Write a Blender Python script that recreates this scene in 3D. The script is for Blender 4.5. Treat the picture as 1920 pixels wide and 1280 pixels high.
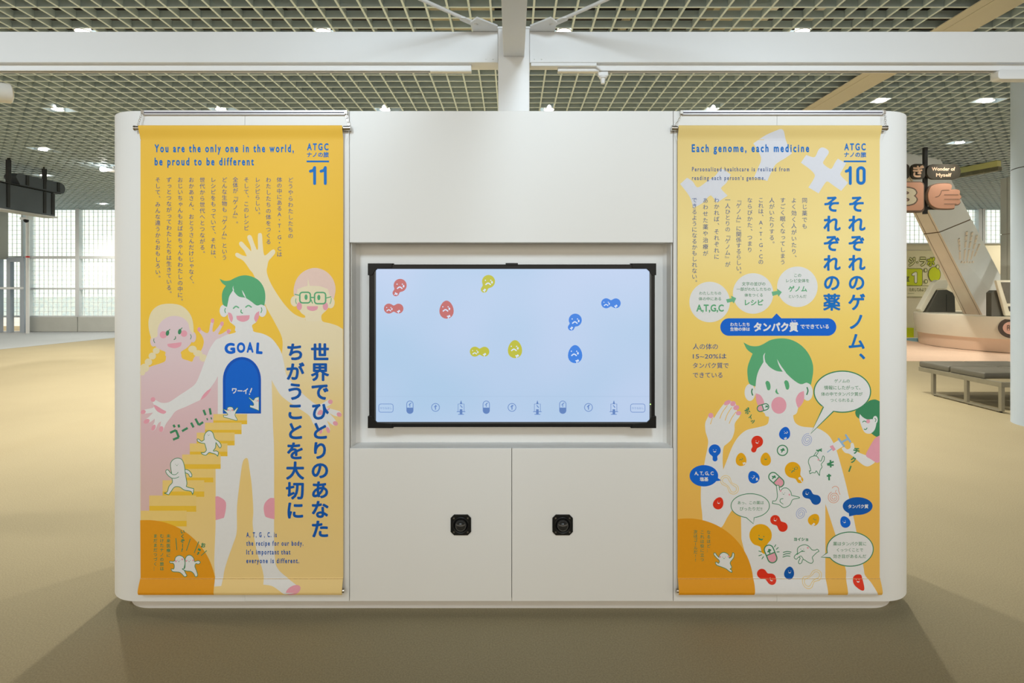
import bpy, bmesh, math, random
from math import sin, cos, pi, atan2, hypot
from mathutils import Vector, Matrix
from mathutils.geometry import tessellate_polygon

random.seed(7)
for o in list(bpy.data.objects):
    bpy.data.objects.remove(o)
SC = bpy.context.scene
COL = SC.collection

# ------------------------------------------------------------ camera, sky, lights, exposure
F, D0, H, YH = 1020.0, 2.55, 1.533, 540.0      # focal length (px of 1920), kiosk distance, eye height, horizon row
cam = bpy.data.cameras.new('camera')
cam.sensor_width = 36.0
cam.lens = 36.0 * F / 1920.0
cam.shift_y = -(640.0 - YH) / 1920.0
cam.clip_start, cam.clip_end = 0.05, 400
camo = bpy.data.objects.new('camera', cam)
COL.objects.link(camo)
camo.location = (0, -D0, H)
camo.rotation_euler = (pi / 2, 0, 0)
SC.camera = camo

world = bpy.data.worlds.new('daylight')
SC.world = world
world.use_nodes = True
wn = world.node_tree.nodes
wn['Background'].inputs[0].default_value = (1.0, 0.89, 0.71, 1)
wn['Background'].inputs[1].default_value = 1.68

SC.view_settings.view_transform = 'Standard'
SC.view_settings.look = 'None'
SC.view_settings.exposure = 0.0
SC.view_settings.gamma = 1.0
SC.view_settings.use_curve_mapping = False

LAMP_W = 510.0       # power of one ceiling downlight behind the kiosk
FILL_W = 475.0       # unseen fill spots added on the camera's side, tilted towards the kiosk
HC = 2.76            # grid ceiling above the eye
ZC = H + HC


def P(x, y, D):
    return Vector(((x - 960) * D / F, D - D0, H + (YH - y) * D / F))


def YD(D):
    return D - D0


# ------------------------------------------------------------ materials
def lin(c):
    c = c / 255.0
    return c / 12.92 if c <= 0.04045 else ((c + 0.055) / 1.055) ** 2.4


MATS = {}


def mat(name, col, rough=0.5, metal=0.0, noise=None, bump=None, emit=None, spec=0.5):
    if name in MATS:
        return MATS[name]
    m = bpy.data.materials.new(name)
    m.use_nodes = True
    nt = m.node_tree
    b = nt.nodes['Principled BSDF']
    b.inputs['Base Color'].default_value = (*col, 1)
    b.inputs['Roughness'].default_value = rough
    b.inputs['Metallic'].default_value = metal
    b.inputs['Specular IOR Level'].default_value = spec
    if emit:
        b.inputs['Emission Color'].default_value = (*emit[0], 1)
        b.inputs['Emission Strength'].default_value = emit[1]
    tc = nt.nodes.new('ShaderNodeTexCoord')
    if noise:
        sc, amt = noise
        n = nt.nodes.new('ShaderNodeTexNoise')
        n.inputs['Scale'].default_value = sc
        n.inputs['Detail'].default_value = 4
        nt.links.new(tc.outputs['Object'], n.inputs['Vector'])
        r = nt.nodes.new('ShaderNodeValToRGB')
        r.color_ramp.elements[0].position = 0.3
        r.color_ramp.elements[1].position = 0.7
        r.color_ramp.elements[0].color = (*[max(0, c * (1 - amt)) for c in col], 1)
        r.color_ramp.elements[1].color = (*[min(1, c * (1 + amt)) for c in col], 1)
        nt.links.new(n.outputs['Fac'], r.inputs['Fac'])
        nt.links.new(r.outputs['Color'], b.inputs['Base Color'])
    if bump:
        sc, st, dist = bump
        n = nt.nodes.new('ShaderNodeTexNoise')
        n.inputs['Scale'].default_value = sc
        n.inputs['Detail'].default_value = 3
        nt.links.new(tc.outputs['Object'], n.inputs['Vector'])
        bp = nt.nodes.new('ShaderNodeBump')
        bp.inputs['Strength'].default_value = st
        bp.inputs['Distance'].default_value = dist
        nt.links.new(n.outputs['Fac'], bp.inputs['Height'])
        nt.links.new(bp.outputs['Normal'], b.inputs['Normal'])
    MATS[name] = m
    return m


def mat_grad(name, stops, rough=0.6):
    """print that changes colour with height: stops = [(photo row, colour)] at the banner's distance"""
    m = bpy.data.materials.new(name)
    m.use_nodes = True
    nt = m.node_tree
    b = nt.nodes['Principled BSDF']
    b.inputs['Roughness'].default_value = rough
    g = nt.nodes.new('ShaderNodeTexCoord')
    s = nt.nodes.new('ShaderNodeSeparateXYZ')
    mr = nt.nodes.new('ShaderNodeMapRange')
    mr.inputs['From Min'].default_value = 2.4
    mr.inputs['From Max'].default_value = 0.0
    r = nt.nodes.new('ShaderNodeValToRGB')
    r.color_ramp.elements.remove(r.color_ramp.elements[0])
    first = True
    for y, c in stops:
        z = H + (YH - y) * 2.537 / F
        t = (2.4 - z) / 2.4
        if first:
            e = r.color_ramp.elements[0]
            e.position = t
            first = False
        else:
            e = r.color_ramp.elements.new(t)
        e.color = (*c, 1)
    nt.links.new(g.outputs['Object'], s.inputs[0])
    nt.links.new(s.outputs['Z'], mr.inputs['Value'])
    nt.links.new(mr.outputs[0], r.inputs[0])
    nt.links.new(r.outputs[0], b.inputs['Base Color'])
    return m


WHITE = mat('satin_white_board', (0.80, 0.80, 0.79), 0.42, bump=(14, 0.02, 0.01))
WHITE2 = mat('white_painted_steel', (0.80, 0.81, 0.82), 0.35, noise=(3, 0.01))
PLINTH = mat('plinth_white', (0.70, 0.68, 0.66), 0.45, noise=(5, 0.02))
CORE = mat('cabinet_core', (0.36, 0.32, 0.27), 0.8, noise=(9, 0.05))
BLACK = mat('black_plastic', (0.009, 0.009, 0.009), 0.42, bump=(300, 0.05, 0.001), spec=.25)
BLACK2 = mat('black_gloss_frame', (0.012, 0.012, 0.013), 0.3, noise=(30, 0.1), spec=.25)
CHROME = mat('brushed_steel', (0.62, 0.60, 0.57), 0.22, 1.0, noise=(60, 0.05))
GRID = mat('ceiling_grid_paint', (0.46, 0.57, 0.63), 0.5, noise=(2, 0.02))
GEDGE_LIT = mat('ceiling_grid_lit_edge', (0.72, 0.83, 0.86), 0.45, noise=(2, 0.02))  # lighter undersides: floor light on the blades put into the colour
STRIP = mat('ceiling_strip_paint', (0.66, 0.62, 0.50), 0.5, noise=(2, 0.02))
SLAB = mat('plenum_slab', (0.22, 0.21, 0.20), 0.9, noise=(1.5, 0.25))
DUCT = mat('plenum_duct', (0.62, 0.56, 0.42), 0.6, noise=(2, 0.1))
DARK = mat('plenum_dark', (0.05, 0.045, 0.045), 0.8, noise=(3, 0.2))
ALU = mat('window_aluminium', (0.62, 0.66, 0.70), 0.4, 0.2, noise=(4, 0.02))
JOINT = mat('glass_block_joint', (0.86, 0.90, 0.93), 0.6, noise=(4, 0.05))
PANELG = mat('grey_sill_panel', (0.50, 0.52, 0.50), 0.5, noise=(4, 0.03))
BEIGE = mat('beige_wall_paint', (0.62, 0.58, 0.43), 0.7, noise=(1.5, 0.03))


# ------------------------------------------------------------ geometry helpers
def new_obj(name, me, parent=None, mats=None):
    o = bpy.data.objects.new(name, me)
    COL.objects.link(o)
    if parent is not None:
        o.parent = parent
    for m in (mats or []):
        me.materials.append(m)
    return o


def tag(o, label=None, cat=None, group=None, kind=None):
    if label: o['label'] = label
    if cat: o['category'] = cat
    if group: o['group'] = group
    if kind: o['kind'] = kind
    return o


def thing(name, label, cat, loc, group=None):
    o = bpy.data.objects.new(name, None)
    COL.objects.link(o)
    o.location = loc
    o.empty_display_size = 0.1
    return tag(o, label, cat, group)


class MB:
    """collects boxes, prisms and tubes (world coordinates) into one mesh object"""
    def __init__(s):
        s.v, s.f, s.mi, s.m = [], [], [], []

    def _m(s, m):
        if m is None: return 0
        if m not in s.m: s.m.append(m)
        return s.m.index(m)

    def add(s, vs, fs, m=None):
        b = len(s.v)
        s.v += [Vector(v) for v in vs]
        s.f += [[b + i for i in f] for f in fs]
        s.mi += [s._m(m)] * len(fs)
        return s

    def box(s, x0, x1, y0, y1, z0, z1, m=None):
        x0, x1 = sorted((x0, x1)); y0, y1 = sorted((y0, y1)); z0, z1 = sorted((z0, z1))
        return s.add([(x0, y0, z0), (x1, y0, z0), (x1, y1, z0), (x0, y1, z0), (x0, y0, z1), (x1, y0, z1), (x1, y1, z1), (x0, y1, z1)],
                     [(0, 3, 2, 1), (4, 5, 6, 7), (0, 1, 5, 4), (1, 2, 6, 5), (2, 3, 7, 6), (3, 0, 4, 7)], m)

    def prism(s, poly, z0, z1, m=None, axis='z'):
        """extrude polygon; axis z: poly=(x,y); axis y: poly=(x,z)"""
        a = sum(poly[i][0] * poly[(i + 1) % len(poly)][1] - poly[(i + 1) % len(poly)][0] * poly[i][1] for i in range(len(poly)))
        if a < 0: poly = poly[::-1]
        n = len(poly)
        if axis == 'z':
            vs = [(p[0], p[1], z0) for p in poly] + [(p[0], p[1], z1) for p in poly]
        else:
            vs = [(p[0], z1, p[1]) for p in poly] + [(p[0], z0, p[1]) for p in poly]
        fs = [tuple(range(n - 1, -1, -1)), tuple(range(n, 2 * n))] + [(i, (i + 1) % n, n + (i + 1) % n, n + i) for i in range(n)]
        return s.add(vs, fs, m)

    def tube(s, a, b, r, m=None, n=12, r2=None):
        a, b = Vector(a), Vector(b)
        r2 = r if r2 is None else r2
        d = (b - a).normalized()
        u = d.orthogonal().normalized(); w = d.cross(u)
        vs = [a + (u * cos(2 * pi * i / n) + w * sin(2 * pi * i / n)) * r for i in range(n)]
        vs += [b + (u * cos(2 * pi * i / n) + w * sin(2 * pi * i / n)) * r2 for i in range(n)]
        fs = [tuple(range(n - 1, -1, -1)), tuple(range(n, 2 * n))] + [(i, (i + 1) % n, n + (i + 1) % n, n + i) for i in range(n)]
        return s.add(vs, fs, m)

    def lathe(s, c, axis, prof, m=None, n=24, ring=False):
        """prof = [(along axis, radius)]"""
        c = Vector(c); d = Vector(axis).normalized()
        u = d.orthogonal().normalized(); w = d.cross(u)
        vs = []
        for t, r in prof:
            vs += [c + d * t + (u * cos(2 * pi * i / n) + w * sin(2 * pi * i / n)) * max(r, 1e-5) for i in range(n)]
        fs = []
        for k in range(len(prof) - 1):
            fs += [(k * n + i, k * n + (i + 1) % n, (k + 1) * n + (i + 1) % n, (k + 1) * n + i) for i in range(n)]
        if ring:
            q = len(prof) - 1
            fs += [(q * n + i, q * n + (i + 1) % n, (i + 1) % n, i) for i in range(n)]
        else:
            fs += [tuple(range(n - 1, -1, -1)), tuple(range((len(prof) - 1) * n, len(prof) * n))]
        return s.add(vs, fs, m)

    def torus(s, c, axis, up, R, r, stretch=1.0, m=None, n=12, k=6):
        c = Vector(c); a = Vector(axis).normalized(); u = Vector(up).normalized(); w = a.cross(u)
        vs, fs = [], []
        for i in range(n):
            t = 2 * pi * i / n
            dirv = u * cos(t) * stretch + w * sin(t)
            nn = (u * cos(t) + w * sin(t)).normalized()
            for j in range(k):
                q = 2 * pi * j / k
                vs.append(c + dirv * R + nn * r * cos(q) + a * r * sin(q))
        for i in range(n):
            for j in range(k):
                fs.append((i * k + j, ((i + 1) % n) * k + j, ((i + 1) % n) * k + (j + 1) % k, i * k + (j + 1) % k))
        return s.add(vs, fs, m)

    def build(s, name, m=None, parent=None, bevel=0.0, smooth=False, origin=None, seg=2):
        me = bpy.data.meshes.new(name)
        off = Vector((0, 0, 0))
        if parent is not None:
            off = parent.matrix_world.translation if parent.parent is None else parent['_o'] if '_o' in parent else Vector((0, 0, 0))
            off = world_loc(parent)
        elif origin is not None:
            off = Vector(origin)
        me.from_pydata([tuple(v - off) for v in s.v], [], s.f)
        ms = s.m if s.m else [m]
        for q in ms: me.materials.append(q)
        if s.m:
            me.polygons.foreach_set('material_index', s.mi)
        bm = bmesh.new(); bm.from_mesh(me)
        bmesh.ops.recalc_face_normals(bm, faces=bm.faces)
        if bevel:
            es = [e for e in bm.edges if len(e.link_faces) == 2 and e.calc_face_angle(0) > 0.5]
            bmesh.ops.bevel(bm, geom=es, offset=bevel, segments=seg, profile=0.5, affect='EDGES', clamp_overlap=True)
        bm.to_mesh(me); bm.free()
        if smooth:
            me.polygons.foreach_set('use_smooth', [True] * len(me.polygons))
            me.set_sharp_from_angle(angle=math.radians(38))
        o = bpy.data.objects.new(name, me)
        COL.objects.link(o)
        if parent is not None: o.parent = parent
        else: o.location = off
        return o


def world_loc(o):
    v = Vector((0, 0, 0))
    while o is not None:
        v += Vector(o.location)
        o = o.parent
    return v


def arc(cx, cy, r, a0, a1, n=10):
    return [(cx + r * cos(a0 + (a1 - a0) * i / n), cy + r * sin(a0 + (a1 - a0) * i / n)) for i in range(n + 1)]


def rrect(x0, x1, z0, z1, r, n=6):
    return (arc(x1 - r, z1 - r, r, 0, pi / 2, n) + arc(x0 + r, z1 - r, r, pi / 2, pi, n)
            + arc(x0 + r, z0 + r, r, pi, 1.5 * pi, n) + arc(x1 - r, z0 + r, r, 1.5 * pi, 2 * pi, n))


# ------------------------------------------------------------ floor
def floor_mat(name, col, amt=0.16):
    m = mat(name, col, 0.72, noise=(150, amt), bump=(420, 0.2, 0.002), spec=0.35)
    nt = m.node_tree
    b = nt.nodes['Principled BSDF']
    # large soft unevenness of the needle felt on top of the fine fibre speckle
    link = b.inputs['Base Color'].links[0]
    src = link.from_socket
    n = nt.nodes.new('ShaderNodeTexNoise'); n.inputs['Scale'].default_value = 1.3; n.inputs['Detail'].default_value = 3
    tc = nt.nodes['Texture Coordinate']
    nt.links.new(tc.outputs['Object'], n.inputs['Vector'])
    mr = nt.nodes.new('ShaderNodeMapRange'); mr.inputs['To Min'].default_value = 0.93; mr.inputs['To Max'].default_value = 1.07
    nt.links.new(n.outputs['Fac'], mr.inputs['Value'])
    mx = nt.nodes.new('ShaderNodeMix'); mx.data_type = 'RGBA'; mx.blend_type = 'MULTIPLY'; mx.inputs['Factor'].default_value = 1
    nt.links.new(src, mx.inputs[6]); nt.links.new(mr.outputs[0], mx.inputs[7])
    nt.links.new(mx.outputs[2], b.inputs['Base Color'])
    return m


CARPET = floor_mat('beige_needle_felt', (0.34, 0.29, 0.178))
CARPET_G = floor_mat('grey_needle_felt', (0.40, 0.43, 0.46))
CARPET_P = floor_mat('pink_needle_felt', (0.78, 0.57, 0.43))
CARPET_B = floor_mat('blue_needle_felt', (0.25, 0.48, 0.62))
fl = MB().box(-24, 24, YD(-9), YD(22), -0.2, 0).build('floor', CARPET)
tag(fl, kind='structure')
g = MB().prism([(-14.2, YD(5)), (-12.8, YD(13.6)), (-11.87, YD(19.0)), (-23.9, YD(19.0)), (-23.9, YD(5))], 0, 0.004).build('floor_grey_zone', CARPET_G)
tag(g, 'grey carpet zone in front of the glass block windows', kind='structure')
g = MB().prism([(6.4, YD(11.9)), (7.2, YD(11.45)), (16, YD(11.2)), (16, YD(16.9)), (9.5, YD(16.9)), (7.2, YD(15))], 0, 0.004).build('floor_pink_zone', CARPET_P)
tag(g, 'pink carpet zone around the round counter', kind='structure')
g = MB().prism(arc(12.6, YD(15.7), 1.05, 0, 2 * pi, 30)[:-1], 0.004, 0.006).build('floor_blue_zone', CARPET_B)
tag(g, kind='structure')
GROUND = mat('outdoor_paving', (0.66, 0.68, 0.70), 0.9, noise=(0.7, 0.08))
gr = MB().box(-90, 90, YD(-70), YD(110), -0.45, -0.2).build('ground_outside', GROUND)
tag(gr, kind='structure')

# ------------------------------------------------------------ ceiling
PIT = 0.2125
ceil = bpy.data.objects.new('ceiling', None); COL.objects.link(ceil); tag(ceil, 'open cell grid ceiling of grey blades', kind='structure')
slab = MB().box(-20, 20, YD(-8), YD(19.4), ZC + 0.75, ZC + 0.95).build('soffit_slab', SLAB, ceil)


def share(me, name, parent, loc):
    o = bpy.data.objects.new(name, me); COL.objects.link(o); o.parent = parent; o.location = loc
    return o


XB = 0.215
k0, k1 = -int(18.2 / PIT), int(18.2 / PIT)
first = None
for k in range(k0, k1 + 1):
    x = XB + k * PIT
    if 4.44 < x < 4.95: continue
    if first is None:
        o = MB().box(-0.0085, 0.0085, YD(1.9), YD(19.0), ZC + .004, ZC + 0.075, GRID).box(-0.0105, 0.0105, YD(1.9), YD(19.0), ZC, ZC + 0.004, GEDGE_LIT).build('grid_blade', None, ceil)
        first = o.data; o.location = (x, 0, 0)
    else:
        share(first, 'grid_blade', ceil, (x, 0, 0))
first = None
for k in range(-16, 65):
    D = 5.352 + k * PIT
    if D < 2.0 or D > 19: continue
    if first is None:
        o = MB().box(-18.2, 18.2, -0.0085, 0.0085, ZC + 0.0046, ZC + 0.0745, GRID).box(-18.2, 18.2, -0.0105, 0.0105, ZC + .0006, ZC + 0.0046, GEDGE_LIT).build('cross_blade', None, ceil)
        first = o.data; o.location = (0, YD(D), 0)
    else:
        share(first, 'cross_blade', ceil, (0, YD(D), 0))
MB().box(4.49, 4.60, YD(1.9), YD(18.95), ZC - 0.012, ZC - 0.002).build('strip_panel', STRIP, ceil)
MB().box(4.607, 4.93, YD(1.9), YD(18.95), ZC - 0.012, ZC - 0.002).build('strip_panel', STRIP, ceil)
# things above the grid: ducts, joists
for D, w, m_, z in ((5.15, .25, DUCT, .35), (6.3, .5, DARK, .4), (7.6, .25, DUCT, .45), (9.2, .3, DUCT, .4), (11.4, .5, DARK, .4), (14, .3, DUCT, .4)):
    MB().box(-18, 18, YD(D), YD(D + w), ZC + z, ZC + z + 0.25).build('plenum_joist', m_, ceil)
for x in (-8.5, -5.2, -2.4, 1.3, 3.4, 7.5, 11):
    MB().tube((x, YD(1), ZC + 0.3), (x, YD(19), ZC + 0.3), 0.05, n=8).build('plenum_pipe', DUCT if x > 0 else DARK, ceil)
for x in (-6.6, -0.9, 2.2, 6.1):
    MB().box(x, x + 0.7, YD(4.8), YD(16), ZC + 0.28, ZC + 0.62).build('plenum_duct', DUCT, ceil)
# painted border of the grid against the outer walls
MB().box(-18.4, 18.4, YD(19.0), YD(19.1), ZC - 0.02, ZC + 0.8).build('edge_fascia', GRID, ceil)

# downlights
LAMPM = mat('lamp_glow', (1, 1, 1), 0.5, emit=((1.0, 0.96, 0.88), 9.0))
TRIM = mat('lamp_trim', (0.75, 0.74, 0.70), 0.4, noise=(20, 0.02))
lamps = [(-4.6, 5.84, 'leftmost of the row just over the white beam'), (-2.02, 5.84, 'second from left in the row just over the white beam'),
         (.555, 5.84, 'just right of the white post, over the beam'), (3.11, 5.84, 'rightmost of the row just over the white beam'),
         (-7.0, 8.38, 'left of the kiosk, in the open above its corner'), (-4.485, 8.38, 'above the left banner rail'), (-1.955, 8.38, 'left of the white post, above the kiosk top'),
         (.57, 8.38, 'right of the white post, above the kiosk top'), (3.08, 8.38, 'above the right banner rail'),
         (5.42, 8.0, 'over the right end of the kiosk, left of a pair'), (7.0, 8.0, 'beside the round pillar, right of a pair'), (8.48, 10.3, 'above the oval sign'),
         (-9.34, 10.83, 'above the dark hanging sign'), (-11.45, 13.3, 'just over the dark hanging sign, partly hidden'), (-13.4, 17.8, 'small and far, over the glass blocks')]
ld = bpy.data.lights.new('downlight', 'SPOT')
ld.energy = LAMP_W; ld.spot_size = math.radians(128); ld.spot_blend = 0.7; ld.color = (1.0, 0.93, 0.80); ld.shadow_soft_size = 0.09
for x, w in ((-6.82, 'left banner'), (-1.78, 'screen'), (3.3, 'right banner')):  # unseen lamps added to brighten the far floor
    lamps.append((x, 10.83, 'added unseen behind the kiosk for light, level with the ' + w))
for x, D in ((9.3, 13.2), (13.9, 11.8), (12.6, 10.2), (-9.4, 13.4), (15.5, 15.5)):  # unseen lamps added to brighten the counter and the far hall
    lamps.append((x, D, 'added over the far halls, out of view, at depth %.1f' % D if 0 else 'added unseen to light the far hall, ' + {9.3: 'behind the right end of the kiosk', 13.9: 'right of the round counter', 12.6: 'in front of the round counter', -9.4: 'behind the left end of the kiosk', 15.5: 'at the far right'}[x]))
for x, w in ((-7.1, 'left'), (7.1, 'right')):  # unseen lamps added to brighten the floor at both sides
    lamps.append((x, 3.3, 'added for light out of the picture to the ' + w + ' of the kiosk'))
l2 = ld.copy(); l2.energy = LAMP_W * .85
l3 = ld.copy(); l3.energy = LAMP_W * .10
lfill = ld.copy(); lfill.energy = FILL_W; lfill.color = (0.76, 0.90, 1.0); lfill.shadow_soft_size = 0.45; lfill.spot_size = math.radians(60); lfill.spot_blend = 1.0
for D in (-1.78,):  # unseen fill row added to brighten the kiosk front
    for i, x in enumerate((-4.485, -1.955, .57, 3.08)):
        lamps.append((x, D, 'added unseen as fill over the camera side, %s from left' % ('first', 'second', 'third', 'fourth')[i]))
proto = None
for x, D, where in lamps:
    t = thing('downlight', 'round recessed downlight, ' + where, 'ceiling light', (x, YD(D), ZC), 'round downlights in the grid ceiling')
    if proto is None:
        a = MB().lathe(world_loc(t), (0, 0, -1), [(0, .07), (0.004, .084), (0.012, .084), (0.014, .078), (0.004, .074), (0, .07)], n=24).build('trim_ring', TRIM, t, smooth=True)
        b = MB().lathe(world_loc(t), (0, 0, -1), [(-0.05, .06), (0.012, .074), (0.014, .0)], n=24).build('lamp_lens', LAMPM, t, smooth=True)
        proto = (a.data, b.data)
    else:
        share(proto[0], 'trim_ring', t, (0, 0, 0)); share(proto[1], 'lamp_lens', t, (0, 0, 0))
    lo = bpy.data.objects.new('lamp_light', l3 if 6.9 < x < 8.6 else ld if D > 6 else l2 if D > 2 else lfill); COL.objects.link(lo); lo.parent = t; lo.location = (0, 0, -0.03)
    if D < 2: lo.rotation_euler = (math.radians(65), 0, 0)

# ------------------------------------------------------------ far window walls (glass blocks in an aluminium frame)
m = bpy.data.materials.new('glass_block'); m.use_nodes = True
nt = m.node_tree
for n in list(nt.nodes): nt.nodes.remove(n)
out = nt.nodes.new('ShaderNodeOutputMaterial'); mixn = nt.nodes.new('ShaderNodeMixShader')
tr = nt.nodes.new('ShaderNodeBsdfTransparent'); gl = nt.nodes.new('ShaderNodeBsdfGlossy'); gl.inputs['Roughness'].default_value = 0.2
tex = nt.nodes.new('ShaderNodeTexNoise'); tex.inputs['Scale'].default_value = 9; tex.inputs['Detail'].default_value = 2
tcn = nt.nodes.new('ShaderNodeTexCoord'); rmp = nt.nodes.new('ShaderNodeValToRGB')
rmp.color_ramp.elements[0].position = .35; rmp.color_ramp.elements[1].position = .6
rmp.color_ramp.elements[0].color = (.80, .92, .98, 1); rmp.color_ramp.elements[1].color = (.90, .98, 1.0, 1)
nt.links.new(tcn.outputs['Object'], tex.inputs['Vector']); nt.links.new(tex.outputs['Fac'], rmp.inputs[0]); nt.links.new(rmp.outputs[0], tr.inputs[0])
mixn.inputs[0].default_value = 0.06
nt.links.new(tr.outputs[0], mixn.inputs[1]); nt.links.new(gl.outputs[0], mixn.inputs[2]); nt.links.new(mixn.outputs[0], out.inputs[0])
GLASSB = m


def winwall(name, x0, x1, D, z0, z1, hbars, vbars, glassy=True):
    w = bpy.data.objects.new(name, None); COL.objects.link(w); tag(w, kind='structure')
    Y = YD(D)
    MB().box(x0, x1, Y + .03, Y + .05, z0, z1).build('glass_pane', GLASSB, w)
    j = MB()
    n = int((x1 - x0) / .158)
    for i in range(n + 1): j.box(x0 + i * .158 - .0045, x0 + i * .158 + .0045, Y + .005, Y + .028, z0, z1)
    n = int((z1 - z0) / .158)
    for i in range(n + 1): j.box(x0, x1, Y + .006, Y + .027, z0 + i * .158 - .0045, z0 + i * .158 + .0045)
    tag(j.build('block_joints', JOINT, w), kind='stuff')
    for z, h in hbars: MB().box(x0, x1, Y - .08, Y + .06, z - h / 2, z + h / 2).build('transom', ALU, w)
    for x, h in vbars: MB().box(x - h / 2, x + h / 2, Y - .12, Y + .06, z0, z1).build('mullion', ALU, w)
    return w


zz = lambda y, D: H + (YH - y) * D / F
xx = lambda x, D: (x - 960) * D / F
DW = 19.05
vb = [(xx(149.5, DW) + k * 1.72, .13) for k in range(-3, 9)] + [(xx(47, DW), .05)]
winwall('window_1', -18.3, -0.2, DW, zz(592, DW), ZC, [(zz(482.5, DW), .09), (zz(541, DW), .06), (zz(593, DW), .06)], vb)
for i in range(11):
    xa = -18.3 + 0; 
xs = sorted([-18.3] + [v[0] for v in vb if v[1] > .1 and v[0] > -18.3] + [-0.2])
sill = bpy.data.objects.new('wall_sill', None); COL.objects.link(sill); tag(sill, kind='structure')
for a, b in zip(xs, xs[1:]):
    if b - a < .1 or (a > -17.1 and a < -17.0): continue
    if a < xx(47, DW) - .5 and b <= xx(60, DW) + .1: continue
    MB().box(a + .012, b - .012, YD(DW) - .1, YD(DW) + .06, 0.02, zz(594, DW)).build('sill_panel', PANELG, sill, bevel=.006)
MB().box(-18.3, -0.2, YD(DW) - .06, YD(DW) + .08, 0, 0.03).build('sill_foot', ALU, sill)
winwall('window_2', 0.2, 18.3, DW, zz(457, DW), ZC, [(zz(457, DW), .06)], [(xx(1833, DW), .12), (xx(1840, DW), .10), (9.5, .13), (6, .13), (3, .13)])
tag(MB().box(0.0, 18.3, YD(DW) - .1, YD(DW) + .1, 0, zz(457.5, DW)).build('wall_back', BEIGE), kind='structure')
# door bay at the far left
dr = bpy.data.objects.new('door_1', None); COL.objects.link(dr); tag(dr, kind='structure')
DD = 18.8
BLUEG = mat('blue_grey_frame', (0.36, 0.42, 0.50), 0.45, noise=(3, .03))
for x0, x1 in ((-6, 4), (17, 24), (42, 50)):
    MB().box(xx(x0, DD), xx(x1, DD), YD(DD) - .1, YD(DD) + .05, 0, zz(485, DD)).build('door_post', BLUEG, dr)
MB().box(xx(18, DD), xx(49, DD), YD(DD) - .108, YD(DD) + .04, zz(491, DD), zz(484, DD) + .01).build('door_head', BLUEG, dr)
MB().box(xx(-6, DD), xx(49.5, DD), YD(DD) - .12, YD(DD) + .02, zz(542, DD), zz(538, DD)).build('push_rail', ALU, dr)
MB().box(xx(0, DD), xx(14, DD), YD(DD) - .5, YD(DD) + .03, zz(486, DD), ZC).build('bulkhead', mat('bulkhead_grey', (.42, .42, .38), .6, noise=(2, .03)), dr)
# service pole with red mark
sp = thing('service_pole', 'white vertical pole with a red mark in front of the glass blocks', 'pole', (xx(52, 18.4), YD(18.4), 0))
MB().tube((xx(52, 18.4), YD(18.4), 0), (xx(52, 18.4), YD(18.4), ZC), .05).build('pole', WHITE2, sp, smooth=True)
MB().tube((xx(52, 18.4), YD(18.4), zz(483, 18.4)), (xx(52, 18.4), YD(18.4), zz(480, 18.4)), .055).build('red_band', mat('red_mark', (.7, .03, .03), .5, noise=(9, .05)), sp, smooth=True)
cc = thing('security_camera', 'small black dome camera on an arm by the white pole', 'camera', (xx(49, 18.2), YD(18.2), zz(413, 18.2)))
c0 = Vector(world_loc(cc))
MB().box(c0.x - .18, c0.x + .1, c0.y - .05, c0.y + .05, c0.z + .02, c0.z + .10).build('camera_body', WHITE2, cc, bevel=.01)
MB().lathe(c0, (0, 0, -1), [(-.03, .07), (.02, .075), (.06, .05), (.08, .0)]).build('camera_dome', BLACK, cc, smooth=True)
MB().box(c0.x + .05, c0.x + .08, c0.y - .02, c0.y + .18, c0.z + .03, c0.z + .3).build('arm', WHITE2, cc)

# low beige partition at the right
DP = 17.0
part = MB().box(xx(1640, DP), 18.2, YD(DP), YD(DP) + .12, 0, zz(460, DP)).build('wall_partition', BEIGE)
tag(part, kind='structure')
# ------------------------------------------------------------ hanging beams and post
post = thing('steel_post', 'white square steel post rising behind the middle of the kiosk', 'post', (.0115, YD(3.45), 0))
MB().box(-.0854, .108, YD(3.35), YD(3.55), 0, 3.13).build('shaft', WHITE2, post, bevel=.004)
MB().box(-.0854 - .004, .112, YD(3.35) - .004, YD(3.55) + .004, 3.13, 3.142).build('top_cap', WHITE2, post)


def hbeam(x0, x1, label):
    t = thing('beam', label, 'beam', ((x0 + x1) / 2, YD(3.45), 2.943))
    MB().box(x0, x1, YD(3.40), YD(3.52), 2.943, 3.136).build('beam_body', WHITE2, t, bevel=.003)
    e = x1 if abs(x1) < abs(x0) else x0
    s = -1 if e == x1 else 1
    MB().box(e, e + s * .006, YD(3.395), YD(3.53), 2.94, 3.139).build('end_plate', WHITE2, t)
    for q in (.03, .075):
        MB().lathe((e + s * q, YD(3.40), 2.965), (0, -1, 0), [(0, .006), (.003, .005), (.003, 0)], n=10).build('rivet', WHITE2, t, smooth=True)
    return t


hbeam(-4.6, -.088, 'white horizontal steel beam left of the post, with a light track beneath')
hbeam(.111, 4.6, 'white horizontal steel beam right of the post, with cable box beneath')
for s, lab in ((-1, 'white steel post at the far left end of the beam'), (1, 'white steel post at the far right end of the beam')):
    x = s * 4.7
    t = thing('steel_post', lab, 'post', (x, YD(3.45), 0))
    MB().box(x - .1, x + .1, YD(3.35), YD(3.55), 0, 3.13).build('shaft', WHITE2, t, bevel=.004)
# beam running towards the camera
t = thing('beam', 'beige-white beam overhead running towards the camera from the post', 'beam', (.011, YD(1.5), 2.958))
MB().box(-.053, .076, YD(-.6), YD(3.348), 2.958, 3.15).build('beam_body', WHITE2, t, bevel=.003)
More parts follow.
